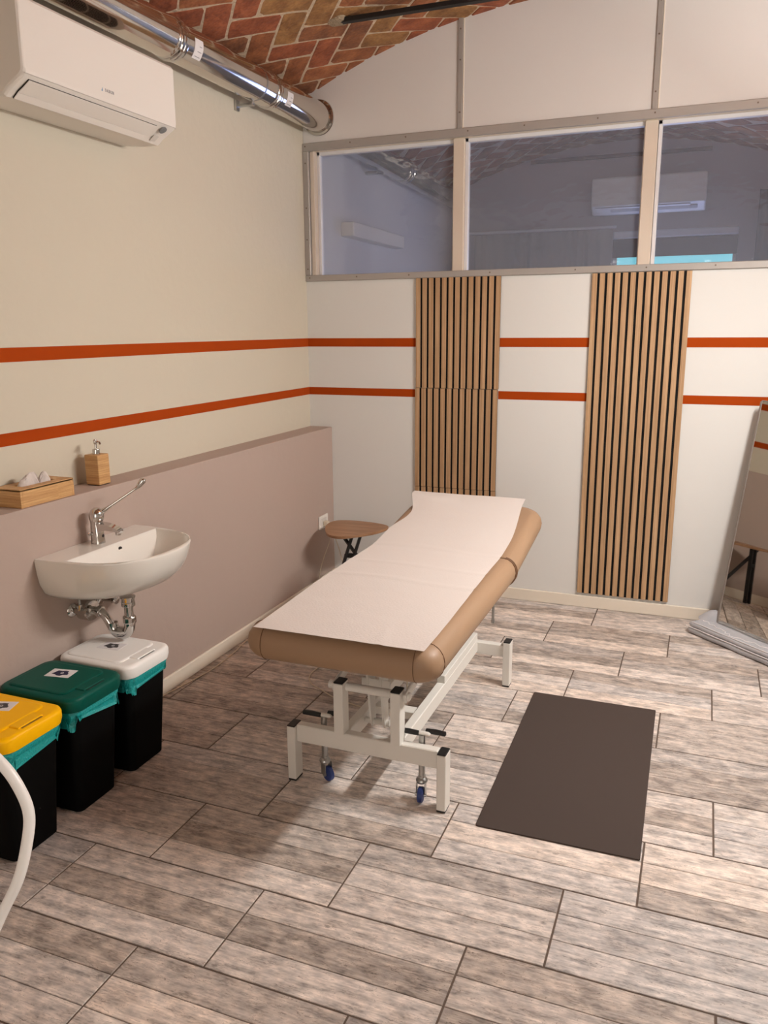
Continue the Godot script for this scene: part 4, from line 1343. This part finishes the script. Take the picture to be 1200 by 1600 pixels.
# ---------------------------------------------------------------- side table
func build_table() -> void:
	var o := thing("side_table", "small wooden side table with a rounded triangular top on crossed black legs", "side table", Vector3(0.28, 0, 0.33))
	var pts := [Vector2(0.105, 0.347), Vector2(0.185, 0.502), Vector2(0.262, 0.552), Vector2(0.330, 0.520), Vector2(0.386, 0.455), Vector2(0.450, 0.365), Vector2(0.476, 0.240), Vector2(0.438, 0.190), Vector2(0.312, 0.156), Vector2(0.175, 0.157), Vector2(0.108, 0.184), Vector2(0.088, 0.250)]
	for it in 3:   # round the outline
		var fine := []
		for i in pts.size():
			var p: Vector2 = pts[i]
			var q: Vector2 = pts[(i + 1) % pts.size()]
			fine.append(p.lerp(q, 0.25)); fine.append(p.lerp(q, 0.75))
		pts = fine
	var mid := Vector2(0.28, 0.33)
	var mb := MB.new()
	var rings := []
	for e in [[0.423, 0.985], [0.425, 1.005], [0.438, 1.015], [0.440, 1.005]]:
		var r := []
		for p in pts:
			var q: Vector2 = mid + (p - mid) * float(e[1])
			r.append(Vector3(q.x - 0.28, e[0], q.y - 0.33))
		rings.append(r)
	mb.loft(rings)
	part("tabletop", mb, M.table_wood, o, 40.0)
	var bar := func(p: Vector3, q: Vector3) -> MB:
		var off := Vector3(0.28, 0, 0.33)
		return MB.new().box((p + q) / 2 - off, Vector3(0.027, 0.014, p.distance_to(q)), 0.001, Basis.looking_at((q - p).normalized()))
	for l in [[Vector3(0.318, 0.424, 0.424), Vector3(0.206, 0.008, 0.50)], [Vector3(0.360, 0.424, 0.398), Vector3(0.245, 0.008, 0.47)], [Vector3(0.262, 0.424, 0.446), Vector3(0.42, 0.008, 0.20)]]:
		part("leg", bar.call(l[0], l[1]), M.black, o)
	part("hub", MB.new().box(Vector3(0.025, 0.30, 0.105), Vector3(0.06, 0.022, 0.035), 0.003), M.black, o)

# ---------------------------------------------------------------- small things
func cable(pts: Array, r := 0.0028) -> MB:
	var c := Curve3D.new()
	for i in pts.size():
		var h: Vector3 = (pts[mini(i + 1, pts.size() - 1)] - pts[maxi(i - 1, 0)]) / 6.0
		c.add_point(pts[i], -h, h)
	c.bake_interval = 0.015
	var out := []
	for p in c.get_baked_points():
		out.append(p)
	return MB.new().tube(out, r, 8)

func build_small() -> void:
	var n := MB.new()
	var hull := []
	var m := thing("floor_mat", "plain dark brown rubber mat lying on the floor beside the couch", "mat", Vector3(1.824, 0, 1.762), 0.014)
	n.loft([rr(0.259, 0.527, 0.006, 0.0003, 3), rr(0.259, 0.527, 0.006, 0.005, 3), rr(0.257, 0.525, 0.006, 0.006, 3)])
	part("sheet", n, M.mat, m, 30.0)
	# outlet
	var o := thing("wall_outlet", "white wall socket plate low on the left wall behind the side table", "socket", Vector3(0, 0.418, 0.166))
	part("plate", MB.new().box(Vector3(0.005, 0, 0), Vector3(0.010, 0.085, 0.122), 0.003), M.plastic_white, o)
	part("socket", MB.new().box(Vector3(0.0105, 0, 0), Vector3(0.003, 0.05, 0.068), 0.001), M.plastic_shade, o)
	var pg := MB.new().box(Vector3(0.028, 0.408, 0.168), Vector3(0.032, 0.036, 0.03), 0.005)
	pg.box(Vector3(0.05, 0.402, 0.168), Vector3(0.018, 0.018, 0.016), 0.004)
	var pl := part("plug", pg, M.cable)
	tag(pl, "beige plug in the wall socket behind the side table", "plug")
	tag(part("power_cable", cable([Vector3(0.058, 0.40, 0.168), Vector3(0.07, 0.33, 0.20), Vector3(0.04, 0.2, 0.25), Vector3(0.025, 0.10, 0.28), Vector3(0.026, 0.02, 0.30), Vector3(0.04, 0.004, 0.36), Vector3(0.06, 0.004, 0.6), Vector3(0.03, 0.004, 0.95), Vector3(0.03, 0.004, 1.19), Vector3(0.05, 0.004, 1.313), Vector3(0.062, 0.004, 1.535), Vector3(0.034, 0.004, 1.762), Vector3(0.018, 0.004, 1.86), Vector3(0.03, 0.004, 2.05), Vector3(0.018, 0.004, 2.2)]), M.cable, null, 60.0), "beige power cable lying along the skirting of the left wall", "cable")
	tag(part("power_cable", cable([Vector3(0.058, 0.405, 0.172), Vector3(0.075, 0.34, 0.16), Vector3(0.10, 0.2, 0.12), Vector3(0.12, 0.06, 0.10), Vector3(0.14, 0.004, 0.10), Vector3(0.3, 0.004, 0.25), Vector3(0.6, 0.004, 0.8), Vector3(0.55, 0.004, 1.2), Vector3(0.53, 0.004, 1.40), Vector3(0.57, 0.004, 1.50), Vector3(0.66, 0.004, 1.56), Vector3(0.78, 0.004, 1.62), Vector3(0.98, 0.004, 1.66), Vector3(1.10, 0.05, 1.70), Vector3(1.13, 0.25, 1.72)]), M.cable, null, 60.0), "thin beige cable looping over the floor from the socket to under the couch", "cable")
	# bent white tube of a stand at the lower left
	var tb := thing("tubular_stand", "white bent metal tube of a stand in front of the yellow-lidded bin", "stand")
	tb.position = Vector3.ZERO
	var pts := [Vector3(0.76, 0.0, 3.66), Vector3(0.80, 0.13, 3.64), Vector3(0.86, 0.30, 3.595), Vector3(0.903, 0.425, 3.553), Vector3(0.932, 0.50, 3.525), Vector3(0.943, 0.57, 3.503), Vector3(0.941, 0.635, 3.486), Vector3(0.915, 0.695, 3.484), Vector3(0.875, 0.740, 3.486), Vector3(0.82, 0.772, 3.490), Vector3(0.74, 0.79, 3.50), Vector3(0.55, 0.79, 3.53), Vector3(0.47, 0.772, 3.54), Vector3(0.41, 0.735, 3.55), Vector3(0.38, 0.68, 3.56), Vector3(0.375, 0.57, 3.58), Vector3(0.41, 0.40, 3.63), Vector3(0.45, 0.13, 3.72), Vector3(0.47, 0.0, 3.75)]
	part("tube", cable(pts, 0.0115), mat(rgb(248, 246, 242), 0.35), tb, 60.0)
	part("rubber_foot", MB.new().cyl(pts[0], pts[0] + Vector3(0, 0.02, 0), 0.014, -1.0, 14), M.black, tb)
	part("rubber_foot", MB.new().cyl(pts[18], pts[18] + Vector3(0, 0.02, 0), 0.014, -1.0, 14), M.black, tb)
